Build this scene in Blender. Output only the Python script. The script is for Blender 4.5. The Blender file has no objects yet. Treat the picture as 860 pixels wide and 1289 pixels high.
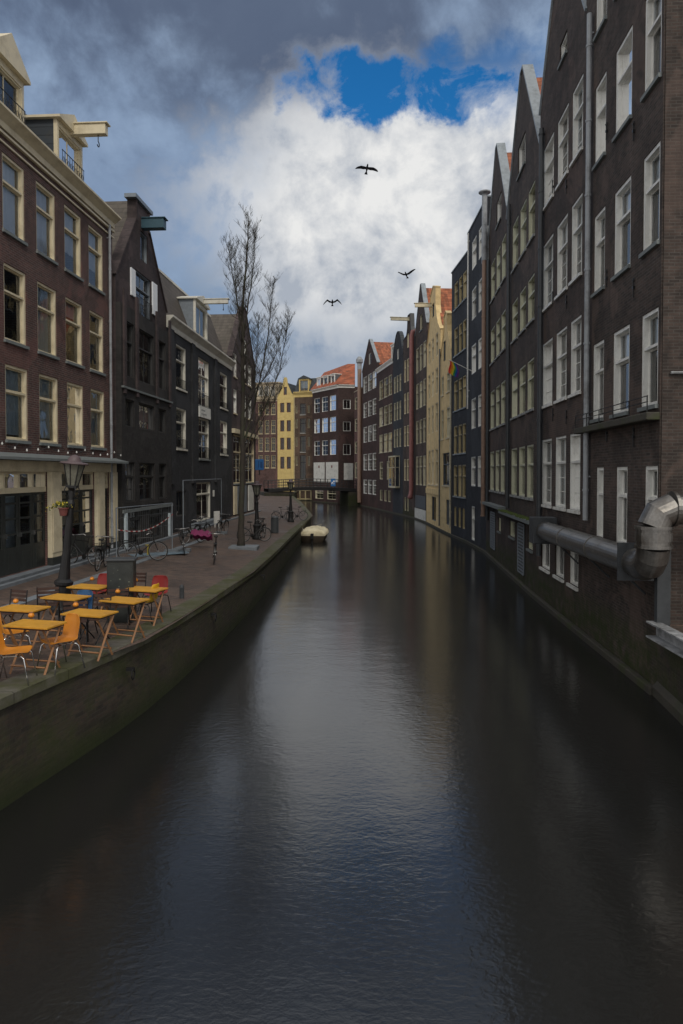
import bpy, bmesh, math, random
from mathutils import Vector, Matrix, geometry
R = math.radians
rnd = random.Random(7)
SC = bpy.context.scene
COL = SC.collection
EYE = 4.6                      # eye height above the canal water (z = 0)
F_, TH, CY = 859.3, math.atan(20/859.3), 616.0
cs, sn = math.cos(TH), math.sin(TH)
# ---------- measuring: a sight line of the photograph -> world ----------
def ray(px, py):
    a = (px-430)/F_; b = (CY-py)/F_
    return Vector((a, cs+sn*b, -sn+cs*b))
def at_z(px, py, z):
    r = ray(px, py); t = (z-EYE)/r.z
    return Vector((r.x*t, r.y*t, z))
def at_d(px, py, Y):
    r = ray(px, py); t = Y/r.y
    return Vector((r.x*t, Y, EYE+r.z*t))

# ---------- materials ----------
class N:
    def __init__(s, name, surf=True):
        s.m = bpy.data.materials.new(name); s.m.use_nodes = True
        s.nt = s.m.node_tree; s.nt.nodes.clear()
        s.out = s.nt.nodes.new('ShaderNodeOutputMaterial')
    def n(s, t, **kw):
        x = s.nt.nodes.new(t)
        for k, v in kw.items():
            if k in x.inputs.keys(): 
                x.inputs[k].default_value = v
            else: setattr(x, k, v)
        return x
    def l(s, a, b): s.nt.links.new(a, b)
def rgba(c): return (c[0], c[1], c[2], 1)
def mixc(k, fac, a, b, bt='MIX'):
    x = k.nt.nodes.new('ShaderNodeMix'); x.data_type = 'RGBA'; x.blend_type = bt
    for sock, v in ((0, fac), (6, a), (7, b)):
        if hasattr(v, 'links') or isinstance(v, bpy.types.NodeSocket): k.l(v, x.inputs[sock])
        elif sock == 0: x.inputs[0].default_value = v
        else: x.inputs[sock].default_value = rgba(v)
    return x.outputs[2]
def mth(k, op, a, b=None, c=None, clamp=False):
    x = k.nt.nodes.new('ShaderNodeMath'); x.operation = op; x.use_clamp = clamp
    for i, v in enumerate((a, b, c)):
        if v is None: continue
        if isinstance(v, bpy.types.NodeSocket): k.l(v, x.inputs[i])
        else: x.inputs[i].default_value = v
    return x.outputs[0]
def ramp(k, fac, stops):
    x = k.nt.nodes.new('ShaderNodeValToRGB'); cr = x.color_ramp
    while len(cr.elements) > 1: cr.elements.remove(cr.elements[-1])
    cr.elements[0].position = stops[0][0]; v = stops[0][1]
    cr.elements[0].color = rgba(v) if isinstance(v, tuple) else (v, v, v, 1)
    for p, v in stops[1:]:
        e = cr.elements.new(p); e.color = rgba(v) if isinstance(v, tuple) else (v, v, v, 1)
    k.l(fac, x.inputs[0]); return x.outputs[0]
def noise(k, vec, scale, detail=4, rough=.55, dist=0):
    x = k.nt.nodes.new('ShaderNodeTexNoise'); x.inputs['Scale'].default_value = scale
    x.inputs['Detail'].default_value = detail; x.inputs['Roughness'].default_value = rough
    x.inputs['Distortion'].default_value = dist
    if vec is not None: k.l(vec, x.inputs['Vector'])
    return x.outputs[0]
def coords(k, kind='Object'):
    return k.nt.nodes.new('ShaderNodeTexCoord').outputs[kind]
def bsdf(k, col, rough=.6, metal=0, spec=.5, bump=None, bstr=.3, bdist=.01):
    b = k.nt.nodes.new('ShaderNodeBsdfPrincipled')
    if isinstance(col, tuple): b.inputs['Base Color'].default_value = rgba(col)
    else: k.l(col, b.inputs['Base Color'])
    if isinstance(rough, (int, float)): b.inputs['Roughness'].default_value = rough
    else: k.l(rough, b.inputs['Roughness'])
    b.inputs['Metallic'].default_value = metal
    b.inputs['Specular IOR Level'].default_value = spec
    if bump is not None:
        bp = k.nt.nodes.new('ShaderNodeBump'); bp.inputs['Strength'].default_value = bstr
        bp.inputs['Distance'].default_value = bdist
        k.l(bump, bp.inputs['Height']); k.l(bp.outputs[0], b.inputs['Normal'])
    k.l(b.outputs[0], k.out.inputs[0]); return b
def sep(k, v):
    x = k.nt.nodes.new('ShaderNodeSeparateXYZ'); k.l(v, x.inputs[0]); return x.outputs
def comb(k, a, b, c):
    x = k.nt.nodes.new('ShaderNodeCombineXYZ')
    for i, v in enumerate((a, b, c)):
        if isinstance(v, bpy.types.NodeSocket): k.l(v, x.inputs[i])
        else: x.inputs[i].default_value = v
    return x.outputs[0]
CACHE = {}
def plain(name, c, rough=.55, metal=0, var=.25, scale=6, bump=.15, spec=.5, dirt=None):
    if name in CACHE: return CACHE[name]
    k = N(name); v = coords(k)
    n1 = noise(k, v, scale, 5, .6); n2 = noise(k, v, scale*7, 3, .6)
    f = mth(k, 'ADD', mth(k, 'MULTIPLY', n1, .7), mth(k, 'MULTIPLY', n2, .3))
    lo = tuple(x*(1-var) for x in c); hi = tuple(min(1, x*(1+var)) for x in c)
    col = ramp(k, f, [(.3, lo), (.7, hi)])
    if dirt:
        dn = noise(k, v, 1.7, 6, .7); dm = ramp(k, dn, [(.48, 0.0), (.66, .8)])
        col = mixc(k, dm, col, dirt)
    rr = ramp(k, n1, [(.3, max(0, rough-.1)), (.7, min(1, rough+.12))])
    bsdf(k, col, rr, metal, spec, n2, bump, .004)
    CACHE[name] = k.m; return k.m
def brick(name, c1, c2, mortar, bw=.22, bh=.068, var=.5, bump=.6, stain=(.05, .045, .04), moss=0, streak=.5, rough=.85):
    if name in CACHE: return CACHE[name]
    k = N(name); v = coords(k); s = sep(k, v)
    vec = comb(k, mth(k, 'ADD', s[0], s[1]), s[2], 0.0)
    # gently wavering courses
    wob = noise(k, v, .6, 2); vec2 = comb(k, mth(k, 'ADD', s[0], s[1]), mth(k, 'ADD', s[2], mth(k, 'MULTIPLY', wob, .06)), 0.0)
    b = k.nt.nodes.new('ShaderNodeTexBrick'); k.l(vec2, b.inputs['Vector'])
    for nm, val in (('Scale', 1), ('Mortar Size', .010), ('Mortar Smooth', .2), ('Bias', 0), ('Brick Width', bw), ('Row Height', bh)):
        b.inputs[nm].default_value = val
    b.inputs['Color1'].default_value = rgba(c1); b.inputs['Color2'].default_value = rgba(c2); b.inputs['Mortar'].default_value = rgba(mortar)
    n1 = noise(k, v, .55, 6, .65, .4); n2 = noise(k, v, 4, 5, .6)
    col = mixc(k, 1.0, b.outputs[0], ramp(k, n1, [(.3, (1-var*.8,)*3), (.7, (1+var*.5,)*3)]), 'MULTIPLY')
    col = mixc(k, 1.0, col, ramp(k, n2, [(.3, (.75,)*3), (.7, (1.2,)*3)]), 'MULTIPLY')
    pn = ramp(k, noise(k, v, .38, 3, .5, 1.2), [(.54, 0.0), (.57, .35)]); col = mixc(k, pn, col, tuple(min(1, q*1.7) for q in c1))
    pn2 = ramp(k, noise(k, v, .7, 4, .6, .8), [(.60, 0.0), (.64, .45)]); col = mixc(k, pn2, col, tuple(q*.55 for q in c2))
    if streak:
        sv = comb(k, mth(k, 'MULTIPLY', mth(k, 'ADD', s[0], s[1]), 2.2), mth(k, 'MULTIPLY', s[2], .16), 0.0)
        sm = ramp(k, noise(k, sv, 1.5, 5, .7), [(.48, 0.0), (.75, streak)])
        col = mixc(k, sm, col, stain)
    if moss:
        g = coords(k); geo = k.nt.nodes.new('ShaderNodeNewGeometry'); gz = sep(k, geo.outputs['Position'])[2]
        mm = mth(k, 'SUBTRACT', moss, gz); mm = mth(k, 'MULTIPLY', mm, 1.6, clamp=True)
        mn = ramp(k, noise(k, v, 2.3, 6, .7), [(.35, 0.0), (.6, 1.0)])
        col = mixc(k, mth(k, 'MULTIPLY', mm, mn), col, (.032, .042, .012))
    h = mth(k, 'SUBTRACT', mth(k, 'MULTIPLY', noise(k, v, 30, 3), .4), b.outputs[1])
    bsdf(k, col, rough, 0, .3, h, bump, .006)
    CACHE[name] = k.m; return k.m
def tiles(name, c, var=.4, axis=1):
    if name in CACHE: return CACHE[name]
    k = N(name); v = coords(k); s = sep(k, v)
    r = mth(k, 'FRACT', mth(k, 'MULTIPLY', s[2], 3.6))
    cc = mth(k, 'SINE', mth(k, 'MULTIPLY', s[axis], 27))
    h = mth(k, 'ADD', mth(k, 'MULTIPLY', mth(k, 'SUBTRACT', 1.0, r), .8), mth(k, 'MULTIPLY', cc, .35))
    cell = comb(k, mth(k, 'FLOOR', mth(k, 'MULTIPLY', s[axis], 27/6.283)), mth(k, 'FLOOR', mth(k, 'MULTIPLY', s[2], 3.6)), 0.0)
    wn = k.nt.nodes.new('ShaderNodeTexWhiteNoise'); wn.noise_dimensions = '2D'; k.l(cell, wn.inputs['Vector'])
    col = ramp(k, wn.outputs['Value'], [(0, tuple(x*(1-var) for x in c)), (1, tuple(x*(1+var*.7) for x in c))])
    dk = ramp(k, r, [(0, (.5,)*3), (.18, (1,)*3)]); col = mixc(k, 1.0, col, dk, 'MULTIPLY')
    mo = ramp(k, noise(k, v, 1.3, 6, .7), [(.5, 0.0), (.7, .6)]); col = mixc(k, mo, col, (.06, .055, .04))
    bsdf(k, col, .75, 0, .4, h, .8, .03); CACHE[name] = k.m; return k.m
def glass(name='window glass', tint=(.9, .95, 1)):
    if name in CACHE: return CACHE[name]
    k = N(name); v = coords(k)
    bp = k.nt.nodes.new('ShaderNodeBump'); bp.inputs['Strength'].default_value = .25; bp.inputs['Distance'].default_value = .02
    k.l(noise(k, v, 1.3, 2), bp.inputs['Height'])
    tr = k.nt.nodes.new('ShaderNodeBsdfTransparent'); tr.inputs[0].default_value = rgba(tint)
    gl = k.nt.nodes.new('ShaderNodeBsdfGlossy'); gl.inputs['Roughness'].default_value = .02
    gl.inputs[0].default_value = (1, 1, 1, 1)
    k.l(bp.outputs[0], gl.inputs['Normal'])
    fr = k.nt.nodes.new('ShaderNodeFresnel'); fr.inputs[0].default_value = 1.6; k.l(bp.outputs[0], fr.inputs[1])
    fm = mth(k, 'MULTIPLY_ADD', fr.outputs[0], 1.05, .01, clamp=True)
    mx = k.nt.nodes.new('ShaderNodeMixShader'); k.l(fm, mx.inputs[0]); k.l(tr.outputs[0], mx.inputs[1]); k.l(gl.outputs[0], mx.inputs[2])
    k.l(mx.outputs[0], k.out.inputs[0]); CACHE[name] = k.m; return k.m

M = {}
M['glass'] = glass()
M['cream'] = plain('cream paint', (.69, .61, .43), .5, var=.08, dirt=(.5, .43, .29))
M['offwhite'] = plain('off white paint', (.68, .66, .58), .5, var=.08, dirt=(.5, .47, .4))
M['creamdim'] = plain('aged cream paint', (.56, .52, .38), .5, var=.12, dirt=(.3, .28, .2))
M['white'] = plain('white paint', (.74, .74, .70), .45, var=.08, dirt=(.5, .49, .45))
M['greenframe'] = plain('pale green paint', (.55, .55, .41), .5, var=.12, dirt=(.36, .36, .26))
M['yframe'] = plain('ochre frame paint', (.44, .37, .21), .5, var=.15, dirt=(.25, .19, .1))
M['blackpaint'] = plain('black paint', (.038, .038, .038), .55, var=.3)
M['darkdoor'] = plain('dark door paint', (.030, .034, .032), .45, var=.3)
M['greyframe'] = plain('dark grey frame', (.09, .1, .11), .5)
M['stone'] = plain('grey stone', (.3, .31, .31), .7, var=.25, bump=.4, dirt=(.12, .12, .1))
M['lead'] = plain('grey lead coping', (.27, .31, .34), .6, var=.2, dirt=(.15, .17, .18))
M['sill'] = plain('sill stone', (.17, .19, .19), .7, var=.2)
M['zinc'] = plain('weathered zinc', (.22, .25, .28), .5, .3, var=.2)
M['pipe'] = plain('dark drain pipe', (.045, .05, .055), .5, var=.3)
M['pipelight'] = plain('pale drain pipe', (.33, .35, .37), .5, var=.15, dirt=(.15, .15, .15))
M['iron'] = plain('black iron', (.015, .015, .016), .45, .2, var=.3)
M['curtain'] = plain('pale curtain', (.84, .87, .9), .9, var=.06)
M['curtaind'] = plain('blue grey curtain', (.5, .58, .62), .9, var=.15)
M['wood'] = plain('brown folding wood', (.27, .13, .055), .55, var=.35)
M['ytop'] = plain('ochre table top', (.58, .29, .028), .5, var=.16, scale=9, dirt=(.38, .19, .04))
M['orange'] = plain('orange plastic', (.60, .23, .025), .38, var=.08)
M['redp'] = plain('red plastic', (.24, .022, .02), .4, var=.1)
M['bluep'] = plain('blue plastic', (.02, .09, .22), .4, var=.1)
M['yelp'] = plain('yellow plastic', (.6, .36, .02), .4, var=.1)
M['dwood'] = plain('dark chair slats', (.06, .03, .022), .5, var=.3)
M['bikemetal'] = plain('dull bicycle metal', (.32, .32, .32), .45, .7, var=.2)
M['chrome'] = plain('chrome tube', (.7, .7, .7), .18, 1, var=.05)
M['candle'] = plain('amber candle glass', (.7, .25, .02), .25, var=.25, scale=20)
M['rubber'] = plain('tyre rubber', (.02, .02, .02), .8)
M['teal'] = plain('teal beam paint', (.035, .09, .12), .5, var=.2)
M['pink'] = plain('pink pipe paint', (.30, .12, .11), .6, var=.15, dirt=(.18, .08, .07))
M['plastery'] = plain('yellow plaster', (.70, .53, .27), .85, var=.12, scale=1.5, bump=.2, dirt=(.5, .37, .18))
M['plasterb'] = plain('bright yellow plaster', (.62, .48, .19), .85, var=.14, scale=1.5, bump=.2, dirt=(.48, .35, .13))
M['pale'] = plain('pale upper storey', (.5, .42, .3), .8, var=.12)
M['foundation'] = plain('wet canal plinth', (.05, .045, .035), .8, var=.5, scale=2.5, bump=.8, dirt=(.04, .052, .012))
M['granite'] = plain('granite kerb', (.16, .18, .2), .75, var=.25, scale=3, bump=.3)
M['blue'] = plain('blue sign', (.01, .13, .38), .4, var=.1)
M['canvas'] = plain('cream boat canvas', (.72, .65, .46), .8, var=.15, scale=3, dirt=(.4, .33, .18))
M['hull'] = plain('dark boat hull', (.09, .07, .05), .5, var=.3)
M['terracotta'] = plain('terracotta', (.15, .045, .038), .7)
M['lampglass'] = plain('dull lantern glass', (.16, .16, .13), .25, var=.15)
M['lampcap'] = plain('purple brown lantern cap', (.10, .07, .075), .5, var=.2)
M['bark'] = plain('tree bark', (.045, .037, .03), .9, var=.45, scale=14, bump=.9, dirt=(.05, .06, .03))
M['bulb'] = plain('milky bulb', (.75, .75, .72), .3)
M['steel'] = plain('brushed duct steel', (.24, .23, .215), .38, .9, var=.4, scale=3.5, bump=.25, dirt=(.16, .14, .12))
M['beamw'] = plain('flaking white beam', (.30, .31, .32), .7, var=.35, scale=5, dirt=(.04, .038, .035))
M['moss'] = plain('moss', (.06, .085, .015), .95, var=.5, scale=9, bump=1)
M['magenta'] = plain('magenta cloth', (.17, .02, .08), .8)
M['feather'] = plain('dark feathers', (.035, .037, .045), .8)
M['rust'] = plain('rusty flue', (.3, .2, .15), .6, .2, var=.25)
M['plywood'] = plain('white panel', (.6, .6, .56), .7, var=.1, scale=2, dirt=(.4, .4, .37))
M['inner'] = plain('room interior', (.05, .045, .04), .9)
M['flower'] = plain('yellow flower', (.5, .4, .04), .8, var=.4, scale=30)
M['leaf'] = plain('green leaf', (.06, .09, .02), .8, var=.4, scale=30)
B = {}
B['b1'] = brick('reddish brown brick', (.125, .058, .05), (.075, .040, .038), (.16, .135, .12), var=.35, streak=.3)
B['b2'] = brick('dark purple brick', (.085, .062, .062), (.055, .042, .044), (.06, .05, .05), var=.3)
B['tar'] = brick('tarred brick', (.045, .042, .04), (.034, .032, .032), (.038, .037, .036), var=.3, stain=(.04, .03, .025), streak=.3)
B['black'] = brick('black painted brick', (.045, .046, .05), (.035, .036, .04), (.036, .038, .04), var=.25, streak=.2, stain=(.02, .02, .022))
B['brown'] = brick('dark brown brick', (.085, .058, .048), (.046, .034, .031), (.085, .075, .066), var=.6, stain=(.04, .034, .03), moss=1.3, streak=.7)
B['brown2'] = brick('weathered brown brick', (.085, .060, .05), (.046, .036, .032), (.085, .075, .066), var=.65, stain=(.042, .034, .03), moss=1.4, streak=.75)
B['slate'] = brick('blue black painted brick', (.042, .046, .054), (.032, .035, .042), (.034, .037, .044), var=.3, streak=.25, stain=(.025, .03, .035))
B['far'] = brick('far dark brown brick', (.065, .035, .032), (.045, .028, .027), (.05, .04, .035), var=.2, streak=.15)
B['farred'] = brick('far red brown brick', (.13, .065, .06), (.09, .05, .048), (.1, .08, .07), var=.3, streak=.3)
B['ochreb'] = brick('far ochre brown brick', (.13, .085, .06), (.1, .065, .05), (.1, .08, .06), var=.3, streak=.3)
B['quay'] = brick('mossy quay brick', (.05, .042, .032), (.034, .03, .026), (.035, .032, .026), var=.6, stain=(.03, .034, .018), moss=1.9, streak=.7)
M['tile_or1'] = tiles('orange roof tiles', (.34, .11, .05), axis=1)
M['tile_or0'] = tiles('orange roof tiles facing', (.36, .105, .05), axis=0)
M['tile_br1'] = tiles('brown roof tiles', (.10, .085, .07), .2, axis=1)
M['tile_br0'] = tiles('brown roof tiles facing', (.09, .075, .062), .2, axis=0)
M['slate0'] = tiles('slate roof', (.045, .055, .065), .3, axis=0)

# ---------- mesh building ----------
class MB:
    def __init__(s): s.v = []; s.f = []; s.mi = []; s.cur = 0
    def add(s, vs, fs):
        o = len(s.v); s.v += [tuple(x) for x in vs]; s.f += [tuple(i+o for i in f) for f in fs]; s.mi += [s.cur]*len(fs); return s
    def box(s, x0, x1, y0, y1, z0, z1):
        vs = [(x, y, z) for z in (z0, z1) for y in (y0, y1) for x in (x0, x1)]
        return s.add(vs, [(0, 2, 3, 1), (4, 5, 7, 6), (0, 1, 5, 4), (2, 6, 7, 3), (0, 4, 6, 2), (1, 3, 7, 5)])
    def prism(s, poly, y0, y1):          # poly in (x, z), along y
        n = len(poly)
        vs = [(p[0], y0, p[1]) for p in poly]+[(p[0], y1, p[1]) for p in poly]
        fs = [tuple(range(n)), tuple(range(2*n-1, n-1, -1))]+[(i, i+n, (i+1) % n+n, (i+1) % n) for i in range(n)]
        return s.add(vs, fs)
    def prismx(s, poly, x0, x1):         # poly in (y, z), along x
        n = len(poly)
        vs = [(x0, p[0], p[1]) for p in poly]+[(x1, p[0], p[1]) for p in poly]
        fs = [tuple(range(n)), tuple(range(2*n-1, n-1, -1))]+[(i, i+n, (i+1) % n+n, (i+1) % n) for i in range(n)]
        return s.add(vs, fs)
    def tube(s, pts, r, n=8, caps=True):
        pts = [Vector(p) for p in pts]; rs = r if isinstance(r, (list, tuple)) else [r]*len(pts)
        o = len(s.v); up = Vector((0, 0, 1)); vs = []
        t0 = (pts[1]-pts[0]).normalized(); a = up.cross(t0)
        if a.length < 1e-3: a = Vector((1, 0, 0))
        a.normalize()
        for i, p in enumerate(pts):
            t = (pts[min(i+1, len(pts)-1)]-pts[max(i-1, 0)]).normalized()
            a = (a-t*a.dot(t))
            if a.length < 1e-4: a = t.orthogonal()
            a.normalize(); b = t.cross(a)
            for j in range(n):
                an = 2*math.pi*j/n; vs.append(p+(a*math.cos(an)+b*math.sin(an))*rs[i])
        fs = [(i*n+j, i*n+(j+1) % n, (i+1)*n+(j+1) % n, (i+1)*n+j) for i in range(len(pts)-1) for j in range(n)]
        if caps: fs += [tuple(range(n-1, -1, -1)), tuple((len(pts)-1)*n+j for j in range(n))]
        return s.add(vs, fs)
    def lathe(s, prof, n=16, c=(0, 0)):  # prof: (r, z)
        vs = [(c[0]+r*math.cos(2*math.pi*j/n), c[1]+r*math.sin(2*math.pi*j/n), z) for r, z in prof for j in range(n)]
        fs = [(i*n+j, i*n+(j+1) % n, (i+1)*n+(j+1) % n, (i+1)*n+j) for i in range(len(prof)-1) for j in range(n)]
        fs += [tuple(range(n-1, -1, -1)), tuple((len(prof)-1)*n+j for j in range(n))]
        return s.add(vs, fs)
    def xf(s, mat):
        s.v = [tuple(mat @ Vector(p)) for p in s.v]; return s
    def mesh(s, name, mats, smooth=False):
        me = bpy.data.meshes.new(name); me.from_pydata(s.v, [], s.f)
        for m in (mats if isinstance(mats, (list, tuple)) else [mats]): me.materials.append(m)
        for i, p in enumerate(me.polygons): p.material_index = s.mi[i]; p.use_smooth = smooth
        bm = bmesh.new(); bm.from_mesh(me); bmesh.ops.recalc_face_normals(bm, faces=bm.faces); bm.to_mesh(me); bm.free()
        me.update(); return me
    def build(s, name, mats, parent=None, smooth=False, bevel=0):
        o = bpy.data.objects.new(name, s.mesh(name, mats, smooth)); COL.objects.link(o); o.parent = parent
        if smooth and bevel == 0:
            pass
        if bevel:
            b = o.modifiers.new('b', 'BEVEL'); b.width = bevel; b.segments = 2; b.limit_method = 'ANGLE'
        return o
def tag(o, label=None, cat=None, group=None, kind=None):
    if label: o['label'] = label
    if cat: o['category'] = cat
    if group: o['group'] = group
    if kind: o['kind'] = kind
    return o
def thing(name, label, cat, loc=(0, 0, 0), rz=0, group=None):
    o = bpy.data.objects.new(name, None); COL.objects.link(o); o.location = loc; o.rotation_euler = (0, 0, rz)
    o.empty_display_size = .2
    return tag(o, label, cat, group)
def put(name, me, parent, loc=(0, 0, 0)):
    o = bpy.data.objects.new(name, me); COL.objects.link(o); o.parent = parent; o.location = loc; return o
def copy_tree(o, parent=None):
    c = o.copy(); COL.objects.link(c); c.parent = parent
    for ch in list(o.children): copy_tree(ch, c)
    return c

# ---------- facades ----------
class Fac:
    def __init__(s, p0, p1, z0):
        s.p0 = Vector((p0[0], p0[1])); s.p1 = Vector((p1[0], p1[1])); s.z0 = z0
        s.ax = (s.p1-s.p0); s.W = s.ax.length; s.ax.normalize(); s.nn = Vector((-s.ax.y, s.ax.x))
        s.ang = math.atan2(s.ax.y, s.ax.x)
    def uz(s, px, py, off=0):
        r = ray(px, py); r2 = Vector((r.x, r.y)); o = s.p0+s.nn*off
        t = s.nn.dot(o)/s.nn.dot(r2)
        return (r2*t-s.p0).dot(s.ax), EYE+r.z*t-s.z0
    def u(s, px, off=0): return s.uz(px, 590, off)[0]
    def z(s, px, py, off=0): return s.uz(px, py, off)[1]
def strips(top, holes, W, zbase=0):
    """faces of a wall 0..W under a top line (right to left), leaving rectangular holes; returns quads in (u, z)"""
    segs = [(b, a) for a, b in zip(top[:-1], top[1:]) if a[0]-b[0] > 1e-5]
    xs = sorted(set([round(min(max(x, 0), W), 5) for h in holes for x in h[:2]]+[round(p[0], 5) for p in top]+[0, round(W, 5)])); q = []
    for a, b in zip(xs[:-1], xs[1:]):
        if b-a < 1e-4: continue
        m = (a+b)/2; sg = [s_ for s_ in segs if s_[0][0]-1e-4 <= m <= s_[1][0]+1e-4][0]
        f = lambda x: sg[0][1]+(sg[1][1]-sg[0][1])*(x-sg[0][0])/(sg[1][0]-sg[0][0])
        z = zbase
        for h in sorted([h for h in holes if h[0]-1e-4 <= a and h[1]+1e-4 >= b], key=lambda h: h[2]):
            if h[2] > z+1e-5: q.append(((a, z), (b, z), (b, h[2]), (a, h[2])))
            z = max(z, h[3])
        q.append(((a, z), (b, z), (b, max(f(b), z)), (a, max(f(a), z))))
    return q
def fill(m, y, quads):
    for q in quads: m.add([(p[0], y, p[1]) for p in q], [(0, 1, 2, 3)])
WM = {}
def winmesh(w, h, st, mat):
    key = (round(w, 2), round(h, 2), st, mat.name)
    if key in WM: return WM[key]
    frw, dep, splits, inset = STY[st]
    m = MB()
    y0, y1 = inset, .21
    m.box(0, frw, y0, y1, 0, h); m.box(w-frw, w, y0, y1, 0, h)
    m.box(frw, w-frw, y0, y1, h-frw, h); m.box(frw, w-frw, y0, y1, 0, frw*.8)
    gy = y1-dep
    z = h-frw; H = h-frw*1.8; sw = .035
    for i, (fr, nx, ny) in enumerate(splits):
        hh = H*fr; zt, zb = z, z-hh
        if i < len(splits)-1: m.box(frw, w-frw, y0+.01, y1-.01, zb-.03, zb+.03); zb2 = zb+.03
        else: zb2 = zb
        zt2 = zt-.03 if i > 0 else zt
        x0, x1 = frw, w-frw
        for a, b, c, d in ((x0, x0+sw, zb2, zt2), (x1-sw, x1, zb2, zt2), (x0+sw, x1-sw, zb2, zb2+sw), (x0+sw, x1-sw, zt2-sw, zt2)):
            m.box(a, b, gy-.025, gy+.02, c, d)
        for j in range(1, nx):
            xx = x0+(x1-x0)*j/nx; m.box(xx-.014, xx+.014, gy-.018, gy+.015, zb2+sw, zt2-sw)
        for j in range(1, ny):
            zz = zb2+(zt2-zb2)*j/ny; m.box(x0+sw, x1-sw, gy-.016, gy+.013, zz-.013, zz+.013)
        z = zb
    me = m.mesh('window', mat)
    g = MB().add([(frw, gy, frw*.8), (w-frw, gy, frw*.8), (w-frw, gy, h-frw), (frw, gy, h-frw)], [(0, 1, 2, 3)])
    gm = g.mesh('pane', M['glass'])
    WM[key] = (me, gm); return WM[key]
# style: frame width, glass setback from the frame's rear face, panes (fraction, columns, rows) from the top, frame inset
STY = {'sash': (.075, .06, ((.34, 1, 1), (.66, 1, 1)), .03),
       'sashw': (.08, .05, ((.36, 1, 1), (.64, 1, 1)), .02),
       'six': (.07, .05, ((.36, 2, 1), (.64, 2, 3)), .02),
       'casement': (.06, .06, ((.36, 1, 1), (.64, 1, 1)), .02),
       'grid': (.06, .05, ((.4, 2, 2), (.6, 2, 2)), .02),
       'two': (.05, .06, ((1, 2, 1),), .05),
       'one': (.05, .06, ((1, 1, 1),), .05),
       'door': (.06, .05, ((.3, 2, 1), (.7, 2, 1)), .05),
       'cross': (.05, .05, ((.35, 2, 1), (.65, 2, 2)), .05)}
CUR = {}
def curtain_mesh(w, h, frac, mat):
    key = (round(w, 2), round(h, 2), frac, mat.name)
    if key in CUR: return CUR[key]
    m = MB(); n = 28; vs = []
    for i in range(n+1):
        x = .06+(w-.12)*i/n; y = .262+.02*math.sin(i*1.9)+.012*math.sin(i*.7)
        vs += [(x, y, h*(1-frac)), (x, y, h)]
    m.add(vs, [(2*i, 2*i+2, 2*i+3, 2*i+1) for i in range(n)])
    CUR[key] = m.mesh('curtain', mat, True); return CUR[key]
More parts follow.
